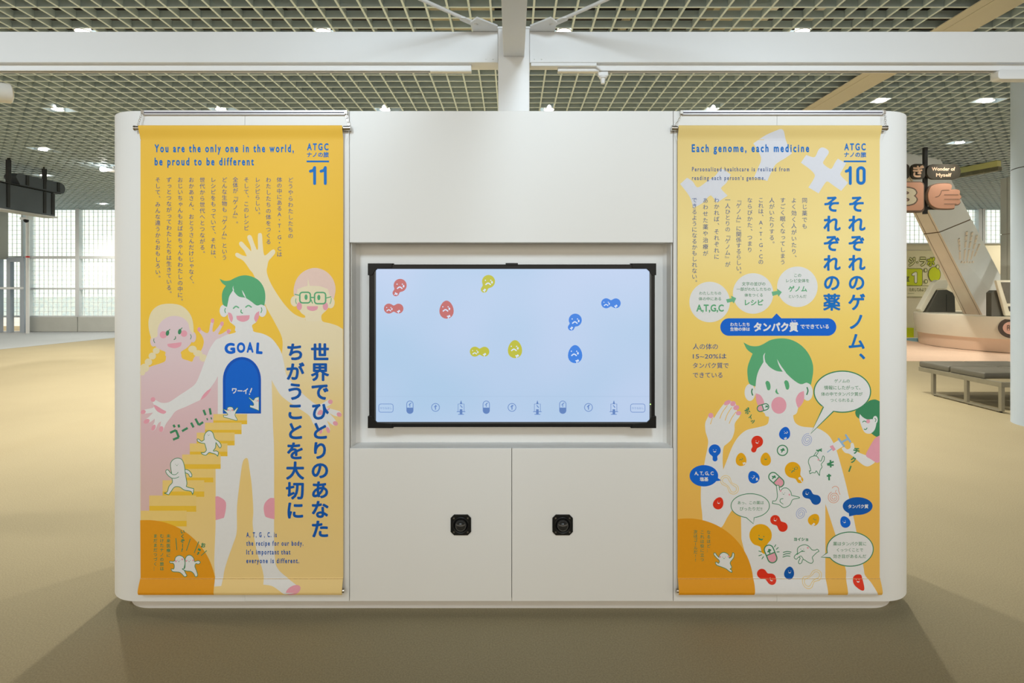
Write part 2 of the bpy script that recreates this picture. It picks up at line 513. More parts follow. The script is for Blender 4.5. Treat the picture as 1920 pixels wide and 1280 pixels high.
# diagonal brace rods
for s in (-1, 1):
    cx = .011
    x0 = cx + s * .30
    lab = 'white diagonal brace rod with flat bracket, %s of the post' % ('left' if s < 0 else 'right')
    t = thing('brace_rod', lab, 'brace', (x0, YD(3.3), 3.136))
    a = Vector((x0 - s * .035, YD(3.31), 3.155)); b = Vector((x0 + s * 1.75, YD(1.55), 3.155))
    MB().tube(a, b, .011, n=10).build('rod', WHITE2, t, smooth=True)
    pl = [(cx + s * .10, YD(3.42)), (cx + s * .255, YD(3.42)), (cx + s * .262, YD(3.29)), (cx + s * .22, YD(3.235)), (cx + s * .10, YD(3.335))]
    MB().prism(pl, 3.137, 3.147).build('gusset_plate', WHITE2, t)
    d = (b - a).normalized(); n_ = Vector((-d.y, d.x, 0))
    q = a - d * .05; r_ = a + d * .06
    MB().prism([tuple((q + n_ * .022).xy), tuple((r_ + n_ * .022).xy), tuple((r_ + d * .02 + n_ * .008).xy), tuple((r_ + d * .02 - n_ * .008).xy), tuple((r_ - n_ * .022).xy), tuple((q - n_ * .022).xy)], 3.147, 3.155).build('clevis', WHITE2, t)
    MB().lathe((x0 - s * .07, YD(3.31), 3.147), (0, 0, -1), [(-.012, .014), (.012, .014), (.016, .01), (.016, 0)], n=6).build('bolt', WHITE2, t)
# light track rails
for x0, x1, lab in ((-4.5, -.258, 'white light track under the left beam'), (.29, 4.5, 'white light track under the right beam')):
    t = thing('light_track', lab, 'light track', ((x0 + x1) / 2, YD(3.45), 2.905))
    mb = MB().box(x0, x1, YD(3.432), YD(3.474), 2.931, 2.943).box(x0, x1, YD(3.432), YD(3.440), 2.905, 2.931).box(x0, x1, YD(3.466), YD(3.474), 2.905, 2.931)
    mb.build('track_channel', WHITE2, t)
    mb = MB().box(x0 + .01, x1 - .01, YD(3.442), YD(3.464), 2.925, 2.930)
    mb.build('track_slot', mat('slot_dark', (.16, .11, .06), .6, noise=(9, .1)), t)
    e = x0 if x0 > 0 else x1
    s = 1 if x0 > 0 else -1
    MB().box(e, e + s * .26, YD(3.434), YD(3.472), 2.901, 2.9045).build('end_feed', TRIM, t)
t = thing('cable_box', 'flat white cable box under the beam, right of the post', 'cable box', (.30, YD(3.41), 2.92))
MB().box(.118, .53, YD(3.402), YD(3.43), 2.922, 2.943).build('box_body', WHITE2, t, bevel=.003)
MB().tube((.525, YD(3.414), 2.928), (.560, YD(3.425), 2.905), .006).build('cable', WHITE2, t, smooth=True)
t = thing('track_adapter', 'small white track adapter hanging right of the post', 'track adapter', (.575, YD(3.455), 2.86))
MB().box(.545, .61, YD(3.44), YD(3.47), 2.875, 2.905).build('adapter_head', WHITE2, t, bevel=.006)
MB().lathe((.577, YD(3.455), 2.876), (0, 0, -1), [(0, .026), (.012, .024), (.014, .016), (.045, .013), (.047, .010), (.047, 0)], n=16).build('adapter_plug', WHITE2, t, smooth=True)
t = thing('track_adapter', 'white rounded track box under the right beam at the picture edge', 'track adapter', (3.2, YD(3.45), 2.85))
MB().prism(rrect(xx(1872, 3.4), xx(1872, 3.4) + .42, zz(148, 3.4), zz(130, 3.4), .02), YD(3.40), YD(3.46), axis='y').build('adapter_case', WHITE2, t, bevel=.004, smooth=True)
t = thing('track_spotlight', 'round white spotlight head at the left picture edge', 'spotlight', (xx(-12, 3.42), YD(3.44), zz(172, 3.42)))
c0 = world_loc(t)
MB().lathe(c0 + Vector((-.03, -.05, .0)), (.55, .8, .1), [(0, .03), (0, .055), (.05, .062), (.12, .062), (.13, .05), (.13, 0)], n=24).build('lamp_head', TRIM, t, smooth=True)
MB().tube(c0 + Vector((-.02, 0, .03)), c0 + Vector((-.02, 0, .142)), .012).build('stem', WHITE2, t)
# small far spotlight that glows
t = thing('track_spotlight', 'small bright spotlight at the ceiling left of the kiosk', 'spotlight', P(194, 317, 12.2))
c0 = world_loc(t)
MB().lathe(c0 + Vector((0, .04, 0)), (0.1, -1, -.1), [(0, .045), (.09, .055), (.095, .0)], n=16).build('lamp_lens', mat('spot_glow', (1, 1, 1), .5, emit=((1, .98, .92), 30)), t, smooth=True)
MB().tube(c0 + Vector((0, .05, 0)), c0 + Vector((.28, .12, -.02)), .04).build('lamp_body', WHITE2, t, smooth=True)
MB().tube(c0 + Vector((.15, .1, 0)), Vector((c0.x + .15, c0.y + .1, ZC)), .012).build('stem', WHITE2, t)

# ------------------------------------------------------------ kiosk
XK = lambda px: (px - 960) / 400.0
ZK = lambda py: H + (YH - py) / 400.0
ZB, ZT = ZK(1127), ZK(208)
XL, XR = XK(655.5), XK(1262.0)
kiosk = thing('display_kiosk', 'large white rounded exhibition cabinet with a screen recess and two doors', 'kiosk', (0, .35, 0))


def side_plan(s, xin, xc, t=.018):
    """plan of a rounded end panel: from xin round the corner (centre xc, .2) to the back"""
    o = [(xin, 0.0)] + [(xc + s * .2 * sin(a), .2 - .2 * cos(a)) for a in [i * pi / 2 / 14 for i in range(15)]] + [(xc + s * .2, .7)]
    r = .2 - t
    i_ = [(xc + s * r, .7)] + [(xc + s * r * sin(a), .2 - r * cos(a)) for a in [(14 - i) * pi / 2 / 14 for i in range(15)]] + [(xin, t)]
    return o + i_


G = .0022
for s, xin, xc in ((-1, XK(459), -1.761), (1, XK(1457), 1.748)):
    MB().prism(side_plan(s, xin + s * .0004, xc), ZB, ZT).build('end_panel', WHITE, kiosk, smooth=True)
MB().box(XK(459) + .0004, XL - G, 0, .018, ZB, ZT).build('side_panel', WHITE, kiosk, bevel=.0012)
MB().box(XR + G, XK(1457) - .0004, 0, .018, ZB, ZT).build('side_panel', WHITE, kiosk, bevel=.0012)
MB().box(XL, XR, 0, .12, ZK(454.5), ZT).build('header_panel', WHITE, kiosk, bevel=.0012)
MB().box(XL, XK(959.6) - G / 2, 0, .018, ZB, ZK(840)).build('cabinet_door', WHITE, kiosk, bevel=.0025)
MB().box(XK(959.6) + G / 2, XR, 0, .018, ZB, ZK(840)).build('cabinet_door', WHITE, kiosk, bevel=.0025)
MB().box(XL, XR, .018, .12, ZK(842), ZK(840)).build('recess_ledge', WHITE, kiosk)
MB().box(XL, XR, .10, .12, ZK(840), ZK(454.5)).build('recess_back', WHITE, kiosk)
# cove where the recess back turns into its sides
for s, x in ((-1, XL), (1, XR)):
    MB().prism([(x, 0.019), (x - s * .004, .019), (x - s * .006, .085), (x - s * .022, .101), (x, .101)], ZK(840), ZK(454.5)).build('recess_cheek', WHITE, kiosk)
# dark core behind the joints
core = MB().prism([(-1.75, .022), (XL, .022), (XL, .69), (-1.93, .69), (-1.93, .2)], ZB + .005, ZT - .02)
core.prism([(1.75, .022), (XR, .022), (XR, .69), (1.92, .69), (1.92, .2)], ZB + .005, ZT - .02)
core.box(XL, XR, .125, .69, ZB + .005, ZT - .02).box(XL, XR, .022, .125, ZB + .005, ZK(843))
core.build('inner_core', CORE, kiosk)
oc = [(xc_, y_) for xc_, y_ in [(-1.761 - .18 * sin(a), .2 - .18 * cos(a)) for a in [(14 - i) * pi / 2 / 14 for i in range(15)]]]
oc2 = [(1.748 + .18 * sin(a), .2 - .18 * cos(a)) for a in [i * pi / 2 / 14 for i in range(15)]]
MB().prism([(-1.941, .7)] + oc + oc2 + [(1.928, .7)], ZT - .018, ZT - .002).build('top_board', WHITE, kiosk)
MB().box(-1.96, 1.947, .69, .7, ZB, ZT).build('back_board', WHITE, kiosk)
pr = .16
pp = [(-1.90, .64)] + [(-1.90 + pr - pr * sin(a), .058 + pr - pr * cos(a)) for a in [(10 - i) * pi / 2 / 10 for i in range(11)]] \
    + [(1.887 - pr + pr * sin(a), .058 + pr - pr * cos(a)) for a in [i * pi / 2 / 10 for i in range(11)]] + [(1.887, .64)]
MB().prism(pp, 0, ZB).build('plinth', PLINTH, kiosk, smooth=True)

# ------------------------------------------------------------ monitor
DM = 2.572
mon = thing('touch_monitor', 'large black framed touch screen glowing pale blue in the kiosk recess', 'monitor', (0, .06, zz(802, DM)))
mx = lambda x: xx(x, DM)
mz = lambda y: zz(y, DM)
ym = YD(DM)
MB().box(mx(692), mx(1228), ym + .012, .0985, mz(800), mz(496)).build('back_housing', BLACK, mon, bevel=.004)
MB().box(mx(692), mx(1228), ym, ym + .03, mz(504), mz(495.5)).build('frame_bar', BLACK2, mon, bevel=.0015)
MB().box(mx(692), mx(1228), ym, ym + .03, mz(800.5), mz(791)).build('frame_bar', BLACK2, mon, bevel=.0015)
MB().box(mx(692), mx(704.5), ym, ym + .03, mz(792), mz(503)).build('frame_bar', BLACK2, mon, bevel=.0015)
MB().box(mx(1219), mx(1228), ym, ym + .03, mz(792), mz(503)).build('frame_bar', BLACK2, mon, bevel=.0015)
GREYB = mat('inner_bezel_grey', (.07, .075, .08), .3, noise=(20, .1))
MB().box(mx(1217.8), mx(1221), ym - .001, ym + .001, mz(788), mz(508)).build('inner_bezel', GREYB, mon)
MB().box(mx(702.3), mx(704.9), ym - .001, ym + .001, mz(788), mz(508)).build('inner_bezel', GREYB, mon)
MB().box(mx(706), mx(1216), ym - .001, ym + .001, mz(794), mz(791)).build('inner_bezel', GREYB, mon)
for sx in (-1, 1):
    for sz in (-1, 1):
        xo = mx(690) if sx < 0 else mx(1230); zo = mz(802) if sz < 0 else mz(493.6)
        xi = xo - sx * .12; zi = zo - sz * .056; w = .0315; hh = .028
        poly = [(xo, zo), (xi, zo), (xi + sx * .006, zo - sz * .006), (xi + sx * .006, zo - sz * .02), (xo - sx * (w + .014), zo - sz * hh * .9), (xo - sx * w, zo - sz * (hh + .010)), (xo - sx * .02, zi), (xo, zi)]
        MB().prism(poly, ym - .005, ym + .03, axis='y').build('corner_cap', BLACK, mon, bevel=.001)
MB().box(mx(948), mx(971), ym - .004, ym + .02, mz(497.5), mz(493)).build('top_clip', BLACK, mon, bevel=.001)
MB().lathe((mx(1219.5), ym - .001, mz(757.5)), (0, -1, 0), [(0, .0026), (.002, .002), (.002, 0)], n=10).build('power_led', mat('led_green', (.3, .8, .1), .5, emit=((.55, 1, .25), 2.2)), mon)
m = bpy.data.materials.new('display_glow'); m.use_nodes = True
nt = m.node_tree; b = nt.nodes['Principled BSDF']
b.inputs['Base Color'].default_value = (.02, .02, .02, 1); b.inputs['Roughness'].default_value = .25
tc = nt.nodes.new('ShaderNodeTexCoord'); ns = nt.nodes.new('ShaderNodeTexNoise'); ns.inputs['Scale'].default_value = 1.6; ns.inputs['Detail'].default_value = 1
rp = nt.nodes.new('ShaderNodeValToRGB')
rp.color_ramp.elements[0].position = .35; rp.color_ramp.elements[1].position = .65
rp.color_ramp.elements[0].color = (lin(176), lin(206), lin(236), 1); rp.color_ramp.elements[1].color = (lin(194), lin(212), lin(243), 1)
nt.links.new(tc.outputs['Object'], ns.inputs['Vector']); nt.links.new(ns.outputs['Fac'], rp.inputs[0]); nt.links.new(rp.outputs[0], b.inputs['Emission Color'])
b.inputs['Emission Strength'].default_value = 0.93
disp = MB().box(mx(704), mx(1219), ym + .004, ym + .012, mz(791.5), mz(503.5)).build('display', m, mon)

# ------------------------------------------------------------ trackballs on the doors
BALL = mat('trackball_black', (.025, .025, .025), .16, noise=(40, .1))
for px, lab in ((864.3, 'black octagonal trackball unit on the left door'), (1054.8, 'black octagonal trackball unit on the right door')):
    t = thing('trackball', lab, 'trackball', (XK(px), 0, ZK(983)))
    c0 = world_loc(t); a, c_ = .0478, .032
    MB().prism([(c0.x + sx * u, c0.z + sz * v) for sx, sz, u, v in ((1, 1, c_, a), (-1, 1, c_, a), (-1, 1, a, c_), (-1, -1, a, c_), (-1, -1, c_, a), (1, -1, c_, a), (1, -1, a, c_), (1, 1, a, c_)) for _ in (0,)]
              , -.007, -.0002, axis='y').build('mounting_plate', BLACK, t, bevel=.001)
    MB().lathe(c0 + Vector((0, -.007, 0)), (0, -1, 0), [(0, .041), (.004, .040), (.007, .036), (.004, .031), (0, .030)], n=32).build('bezel_ring', BLACK, t, smooth=True)
    MB().lathe(c0 + Vector((0, -.007, 0)), (0, -1, 0), [(.029 * sin(q) - .002, .029 * cos(q)) for q in [i * pi / 2 / 10 for i in range(11)]], n=32).build('ball', BALL, t, smooth=True)
    for sx in (-1, 1):
        for sz in (-1, 1):
            MB().lathe(c0 + Vector((sx * .0325, -.007, sz * .0325)), (0, -1, 0), [(0, .0045), (.002, .004), (.002, 0)], n=12).build('screw', mat('screw_zinc', (.25, .24, .22), .35, .9, noise=(50, .1)), t, smooth=True)

# ------------------------------------------------------------ banners: hardware and cloth
DBN = 2.537
bx = lambda x: xx(x, DBN)
bz = lambda y: zz(y, DBN)


def prof(z):
    """distance of the cloth in front of its hanging plane at height z"""
    zt0, zt1 = bz(237), bz(264)
    zb0, zb1 = bz(1082), bz(1112)
    if z > bz(238.2): return .017 - .010 * min(1, (z - bz(238.2)) / (bz(235.6) - bz(238.2))) ** 2
    if z > zt1:
        t = min(1, (z - zt1) / (zt0 - zt1)); return .017 * t * t * (3 - 2 * t)
    if z < zb0:
        t = min(1.0, (zb0 - z) / (zb0 - zb1)); return .022 * sin(t * pi / 2) if t < .85 else .022 * sin(.85 * pi / 2) * (1 - (t - .85) * 2.2)
    return .0


ZLEV = [bz(y) for y in (236.2, 237, 238.2, 240, 244, 248, 252, 256, 260, 264)] + [bz(y) for y in range(1082, 1113, 3)]


def banner(x0, x1, rx0, rx1, lab, bgmat):
    t = thing('hanging_banner', lab, 'banner', (bx((x0 + x1) / 2), YD(DBN), bz(1112)))
    zs = [bz(235.6)] + [z for z in ZLEV if bz(1111.8) < z < bz(235.6)] + [bz(1111.8)]
    zs = sorted(set(zs), reverse=True)
    n = len(zs)
    vs = []; fs = []
    for z in zs: vs += [(bx(x0), YD(DBN) - prof(z), z), (bx(x1), YD(DBN) - prof(z), z)]
    for z in zs: vs += [(bx(x0), YD(DBN) - prof(z) + .0008, z), (bx(x1), YD(DBN) - prof(z) + .0008, z)]
    for i in range(n - 1):
        fs.append((2 * i, 2 * i + 1, 2 * i + 3, 2 * i + 2)); q = 2 * n
        fs.append((q + 2 * i, q + 2 * i + 2, q + 2 * i + 3, q + 2 * i + 1))
    mb = MB(); mb.add(vs, fs); mb.build('cloth', bgmat, t, smooth=True)
    # stitched hem line
    MB().box(bx(x0), bx(x1), YD(DBN) - prof(bz(1084)) - .0022, YD(DBN), bz(1084.2), bz(1083.8)).build('hem_seam', mat('hem_thread', (.66, .46, .2), .7, noise=(99, .2)), t)
    zr = zz(240, 2.53)
    MB().tube((xx(rx0, 2.53), YD(2.534), zr), (xx(x0, 2.53) - .001, YD(2.534), zr), .0115, n=16).tube((xx(x0, 2.53) - .002, YD(2.534), zr), (xx(x1, 2.53) + .002, YD(2.534), zr), .0075, n=16).tube((xx(x1, 2.53) + .001, YD(2.534), zr), (xx(rx1, 2.53), YD(2.534), zr), .0115, n=16).build('top_rod', CHROME, t, smooth=True)
    zb = zz(1107.5, 2.525)
    MB().tube((xx(x0 - 2, 2.525), YD(2.528), zb), (xx(x1 + 2, 2.525), YD(2.528), zb), .0095, n=16).build('bottom_rod', CHROME, t, smooth=True)
    # rail on the kiosk's top edge
    zr2 = zz(210, 2.545)
    ra, rb = xx(rx0 + 17, 2.545), xx(rx1 - 7, 2.545)
    MB().box(ra, rb, YD(2.538), YD(2.548), zr2 - .002, zr2 + .006).build('hook_rail', mat('rail_white', (.72, .72, .76), .3, .3, noise=(9, .02)), t)
    MB().box(ra + .005, rb - .005, YD(2.536), YD(2.539), zr2 - .0075, zr2 - .0025).build('rail_groove', mat('groove_grey', (.10, .09, .12), .4, noise=(9, .02)), t)
    MB().box(ra + .005, rb - .005, YD(2.538), YD(2.5485), zr2 - .013, zr2 - .008).build('rail_lip', mat('rail_white', (.8, .8, .8)), t)
    for e, r in ((ra, xx(rx0 + 6, 2.53)), (rb, xx(rx1 - 2, 2.53))):
        MB().box(e - .007, e + .007, YD(2.534), YD(2.548), zr2 - .012, zr2 + .006).build('rail_bracket', CHROME, t, bevel=.001)
        ch = MB()
        a = Vector((e, YD(2.532), zr2 - .010)); b = Vector((r, YD(2.530), zr + .013))
        d = b - a; nl = 6
        for i in range(nl):
            c = a + d * ((i + .5) / nl)
            ax = Vector((0, 1, 0)) if i % 2 else Vector((.9, .35, 0)).cross(d).normalized().cross(d).normalized()
            ch.torus(c, ax if i % 2 else d.cross(Vector((0, 1, 0))).normalized(), d, d.length / nl * .42, .0011, 1.25)
        ch.build('chain', CHROME, t, smooth=True)
        s = -1 if e == ra else 1
        ln = MB()
        for i in range(5):
            p0 = Vector((r + s * -.0005 - s * .012 * (i / 5) ** 1.6, YD(2.532), zr - .012 - i * .009)); p1 = Vector((r - s * .0005 - s * .012 * ((i + 1) / 5) ** 1.6, YD(2.532), zr - .012 - (i + 1) * .009))
            ln.tube(p0, p1, .0007, n=6)
        ln.build('cord', WHITE2, t)
    for x in (rx0, rx1):
        MB().tube((xx(x, 2.53) - .002, YD(2.532), zr), (xx(x, 2.53) + .002, YD(2.532), zr), .0128, n=16).build('rod_cap', CHROME, t, smooth=True)
    return t


BG1 = mat_grad('print_golden', [(300, (.86, .52, .055)), (520, (.93, .565, .03)), (800, (.88, .56, .06)), (1100, (.82, .60, .22))])
BG2 = mat_grad('print_pale_yellow', [(260, (.80, .60, .22)), (500, (.94, .75, .30)), (640, (.91, .65, .15)), (800, (.87, .55, .09)), (1000, (.82, .46, .075))])
ban1 = banner(263.5, 643.5, 252.5, 656.5, 'golden banner numbered 11 with three waving figures, left of the screen', BG1)
ban2 = banner(1270.5, 1649.5, 1260, 1662.5, 'pale yellow banner numbered 10 with one large figure, right of the screen', BG2)
# ------------------------------------------------------------ flat print: drawn in picture pixels, laid on the real surface it is printed on
def catmull(pts, closed=True, n=5):
    """smooth curve through points; a third entry 1 marks a sharp corner"""
    P_ = [(p[0], p[1]) for p in pts]; C_ = [len(p) > 2 and p[2] for p in pts]
    m = len(P_); out = []
    rng = range(m) if closed else range(m - 1)
    for i in rng:
        p1, p2 = P_[i], P_[(i + 1) % m]
        p0 = P_[i - 1] if (closed or i > 0) else p1
        p3 = P_[(i + 2) % m] if (closed or i + 2 < m) else p2
        if C_[i]: p0 = p1
        if C_[(i + 1) % m]: p3 = p2
        for k in range(n):
            t = k / n; t2, t3 = t * t, t * t * t
            out.append(tuple(.5 * (2 * p1[j] + (p2[j] - p0[j]) * t + (2 * p0[j] - 5 * p1[j] + 4 * p2[j] - p3[j]) * t2 + (3 * p1[j] - p0[j] - 3 * p2[j] + p3[j]) * t3) for j in (0, 1)))
    if not closed: out.append(P_[-1])
    return out


def ell(cx, cy, rx, ry=None, rot=0, n=28, a0=0, a1=360):
    ry = rx if ry is None else ry
    full = abs(a1 - a0) >= 360
    k = n if full else n + 1
    r = math.radians(rot); out = []
    for i in range(k):
        a = math.radians(a0 + (a1 - a0) * i / n)
        x, y = rx * cos(a), ry * sin(a)
        out.append((cx + x * cos(r) - y * sin(r), cy + x * sin(r) + y * cos(r)))
    return out


def cc(ox, oy, s, pts):
    return [(ox + p[0] / s, oy + p[1] / s) + tuple(p[2:]) for p in pts]


GL = {}


def copies(s, w):
    return 8 if w > 0 else 1


def glyph(s, w=0.0, res=3, sp=1.0):
    key = (s, w, res, sp)
    if key not in GL and w > 0:
        # thicken by overprinting shifted copies, clean where strokes touch
        vs, fs = glyph(s, 0.0, res, sp); V, Fs = [], []
        for i in range(8):
            dx, dy = w * cos(i * pi / 4), w * sin(i * pi / 4); b = len(V)
            V += [(x + dx, y + dy) for x, y in vs]; Fs += [tuple(b + j for j in f) for f in fs]
        GL[key] = (V, Fs)
    if key not in GL:
        c = bpy.data.curves.new('lettering', 'FONT'); c.body = s; c.resolution_u = res; c.space_character = sp
        o = bpy.data.objects.new('lettering', c)
        me = bpy.data.meshes.new_from_object(o)
        GL[key] = ([(v.co.x, v.co.y) for v in me.vertices], [tuple(p.vertices) for p in me.polygons])
        bpy.data.objects.remove(o); bpy.data.curves.remove(c); bpy.data.meshes.remove(me)
    return GL[key]


class Art:
    def __init__(s, parent, D, prof=None, zlev=(), step=.000005, es=1e-6):
        s.p, s.D, s.prof, s.zlev, s.step = parent, D, prof, zlev, step
        s.es = es; s.name = None; s.lk = s.e = 0; s.cp = 1

    def begin(s, name, level, label=None):
        s.end(); s.name, s.label, s.k, s.mb = name, label, level * 12, {}
        s.V, s.Fc, s.M, s.mats = [], [], [], []

    def nxt(s):
        """close the current mesh and open another of the same kind one layer up"""
        if s.V:
            k, n, l = s.k, s.name, s.label
            s.end(); s.begin(n, 0, l if n in ('x',) else None); s.k = k

    def auto(s):
        if 'lettering' in s.name: s.nxt()

    def _put(s, vs, fs, m):
        b = len(s.V)
        if s.k != s.lk: s.lk, s.e = s.k, 0
        d = s.k * s.step + .0001 + s.e * s.es
        q = max(1, len(vs) // s.cp)
        s.V += [(x, y, d + (i // q) * s.es) for i, (x, y) in enumerate(vs)]
        s.e += s.cp; s.cp = 1
        s.Fc += [tuple(b + i for i in f) for f in fs]
        if m not in s.mats: s.mats.append(m)
        s.M += [s.mats.index(m)] * len(fs)

    def fill(s, pts, m, smooth=True, n=5, same=False):
        if not same: s.k += 1
        q = catmull(pts, True, n) if smooth else [(p[0], p[1]) for p in pts]
        tri = tessellate_polygon([[Vector((x, -y, 0)) for x, y in q]])
        s._put(q, tri, m)

    def circle(s, x, y, r, m, ry=None, rot=0, same=False, n=24):
        if not same: s.k += 1
        q = ell(x, y, r, ry, rot, n)
        s._put(q, [tuple(range(n - 1, -1, -1))], m)

    def stroke(s, pts, w, m, closed=False, smooth=True, same=False, cap=True):
        if not same: s.k += 1
        if not smooth and not closed and w > 1.6 and 2 < len(pts) < 6:
            for i in range(len(pts) - 1): s.stroke(pts[i:i + 2], w, m, False, False, True, cap)
            return
        q = catmull(pts, closed, 5) if smooth and len(pts) > 2 else [(p[0], p[1]) for p in pts]
        if closed: q = q + [q[0]]
        h = w / 2; vs = []; fs = []
        n = len(q)
        for i in range(n):
            a = q[i - 1] if i > 0 else (q[-2] if closed else q[i]); b = q[i + 1] if i < n - 1 else (q[1] if closed else q[i])
            dx, dy = b[0] - a[0], b[1] - a[1]; L = hypot(dx, dy) or 1e-6
            nx, ny = -dy / L * h, dx / L * h
            vs += [(q[i][0] + nx, q[i][1] + ny), (q[i][0] - nx, q[i][1] - ny)]
        fs = [(2 * i, 2 * i + 1, 2 * i + 3, 2 * i + 2) for i in range(n - 1)]
        s._put(vs, fs, m)
        if cap and not closed and w > 1.1:
            for e in (q[0], q[-1]):
                s._put(ell(e[0], e[1], h, None, 0, 10), [tuple(range(10))], m)

    def outlined(s, pts, w, mo, mf, smooth=True):
        s.fill(pts, mf, smooth); s.stroke(pts, w, mo, True, smooth)

    def text(s, t, x0, x1, yb, size, m, w=0.0, rot=0, sp=1.0, res=3, sy=1.0):
        """baseline text fitted to x0..x1; size = em height in pixels"""
        s.auto()
        vs, fs = glyph(t, w, res, sp); cp = copies(t, w)
        a, b = min(v[0] for v in vs), max(v[0] for v in vs)
        sx = (x1 - x0) / (b - a)
        r = math.radians(rot); s.k += 1; out = []
        for x, y in vs:
            u, v = (x - a) * sx, -y * size * sy
            out.append((x0 + u * cos(r) - v * sin(r), yb + u * sin(r) + v * cos(r)))
        s.cp = cp; s._put(out, fs, m)

    def textbox(s, t, x0, x1, y0, y1, m, w=0.0, res=4, sp=1.0, same=False, rot=0):
        if not same and 'lettering' in s.name: s.nxt()
        vs, fs = glyph(t, w, res, sp); cp = copies(t, w)
        a, b = min(v[0] for v in vs), max(v[0] for v in vs); c, d = min(v[1] for v in vs), max(v[1] for v in vs)
        if not same: s.k += 1
        r = math.radians(rot); cx, cy = (x0 + x1) / 2, (y0 + y1) / 2; out = []
        for x, y in vs:
            u, v = x0 + (x - a) / (b - a) * (x1 - x0) - cx, y1 - (y - c) / (d - c) * (y1 - y0) - cy
            out.append((cx + u * cos(r) - v * sin(r), cy + u * sin(r) + v * cos(r)))
        s.cp = cp; s._put(out, fs, m)

    def line(s, t, x0, x1, yc, m, w=0.0, size=None, res=2):
        """Japanese line centred on row yc, as wide as x0..x1"""
        s.auto()
        vs, fs = glyph(t, w, res); cp = copies(t, w)
        a, b = min(v[0] for v in vs), max(v[0] for v in vs)
        sx = (x1 - x0) / (b - a); sy = size or sx
        s.k += 1; s.cp = cp
        s._put([(x0 + (x - a) * sx, yc - (y - .37) * sy) for x, y in vs], fs, m)

    def vtext(s, t, x, y0, y1, size, m, w=0.0, res=2, sx=1.0):
        s.auto()
        pitch = (y1 - y0) / len(t)
        s.k += 1
        for i, ch in enumerate(t):
            vs, fs = glyph(ch, w, res); s.cp = copies(ch, w)
            if not vs:
                s.cp = 1
                continue
            cy = y0 + pitch * (i + .5)
            wch = 1.0 if ord(ch) > 0x2000 or ch == '・' else max(v[0] for v in vs) + min(v[0] for v in vs)
            dx = dy = 0; r = 0
            if ch in '、。': dx, dy = .62, -.55
            if ch in 'ゃゅょっッャュョ': dx, dy = .08, -.06
            if ch in 'ー『』…（）': r = pi / 2
            out = []
            for u, v in vs:
                u, v = (u - wch / 2 + dx) * size * sx, -(v - .37) * size + dy * size
                if r: u, v = -v, u
                out.append((x + u, cy + v))
            s._put(out, fs, m)

    def end(s):
        if not s.name: return
        me = bpy.data.meshes.new(s.name)
        off = world_loc(s.p)
        vs = [Vector(((x - 960) * s.D / F, YD(s.D) - d, H + (YH - y) * s.D / F)) for x, y, d in s.V]
        me.from_pydata([tuple(v) for v in vs], [], s.Fc)
        for m in s.mats: me.materials.append(m)
        me.polygons.foreach_set('material_index', s.M)
        bm = bmesh.new(); bm.from_mesh(me)
        if s.prof:
            zmin, zmax = min(v.co.z for v in bm.verts), max(v.co.z for v in bm.verts)
            for z in s.zlev:
                if zmin < z < zmax:
                    bmesh.ops.bisect_plane(bm, geom=bm.verts[:] + bm.edges[:] + bm.faces[:], plane_co=(0, 0, z), plane_no=(0, 0, 1), dist=1e-7)
            for v in bm.verts: v.co.y -= s.prof(v.co.z)
        for f in bm.faces:
            f.normal_update()
            if f.normal.y > 0: f.normal_flip()
        for v in bm.verts: v.co -= off
        bm.to_mesh(me); bm.free()
        o = bpy.data.objects.new(s.name, me); COL.objects.link(o); o.parent = s.p
        if s.label: o['label'] = s.label
        s.name = None


def ink(name, c, rough=.55):
    return mat('print_' + name, c, rough, noise=(60, .01), spec=.25)


BLU = ink('blue', (.002, .165, .56)); BLD = ink('deep_blue', (.001, .10, .44)); BLF = ink('blue_fill', (.001, .135, .68)); BLI = ink('door_blue', (.002, .095, .55))
TXT = ink('text_blue', (.07, .13, .33)); GRN = ink('hair_green', (.11, .42, .20)); GRD = ink('dark_green', (.05, .26, .12)); GRT = ink('text_green', (.10, .30, .15))
GRL = ink('light_green', (.17, .48, .27))
WHT = ink('white', (.79, .79, .80)); LAV = ink('lavender', (.72, .73, .80)); PNK = ink('pink', (.82, .37, .46)); PKW = ink('woman_pink', (.76, .59, .63)); PKH = ink('hair_pink', (.83, .62, .55))
SKN = ink('cream_skin', (.86, .76, .55)); HRC = ink('hair_cream', (.82, .72, .48)); ORG = ink('orange', (.80, .34, .012)); ORY = ink('blob_orange', (.84, .42, .006)); RED = ink('red', (.76, .035, .010))
STL = ink('stair_light', (.86, .62, .21)); STD = ink('stair_dark', (.86, .54, .045)); SYR = ink('syringe_blue', (.30, .48, .70)); LINB = ink('line_blue', (.38, .44, .72)); LINR = ink('line_red', (.76, .38, .27)); LINY = ink('line_yellow', (.85, .64, .25))
MANB = mat_grad('print_man_body', [(600, (.86, .75, .53)), (700, (.86, .74, .48)), (800, (.86, .66, .30)), (950, (.85, .61, .22)), (1100, (.86, .64, .27))])
WOMB = mat_grad('print_woman_body', [(600, (.76, .61, .66)), (700, (.76, .60, .64)), (850, (.74, .50, .54)), (960, (.72, .50, .48))])


def moon(a, xa, ya, xb, yb, xc, yc, m):
    a.fill([(xa, ya, 1), (xb, yb, 1), ((xb * .85 + xc * .15), yb * .35 + yc * .65), (xc, yc), ((xa * .85 + xc * .15), ya * .35 + yc * .65)], m)


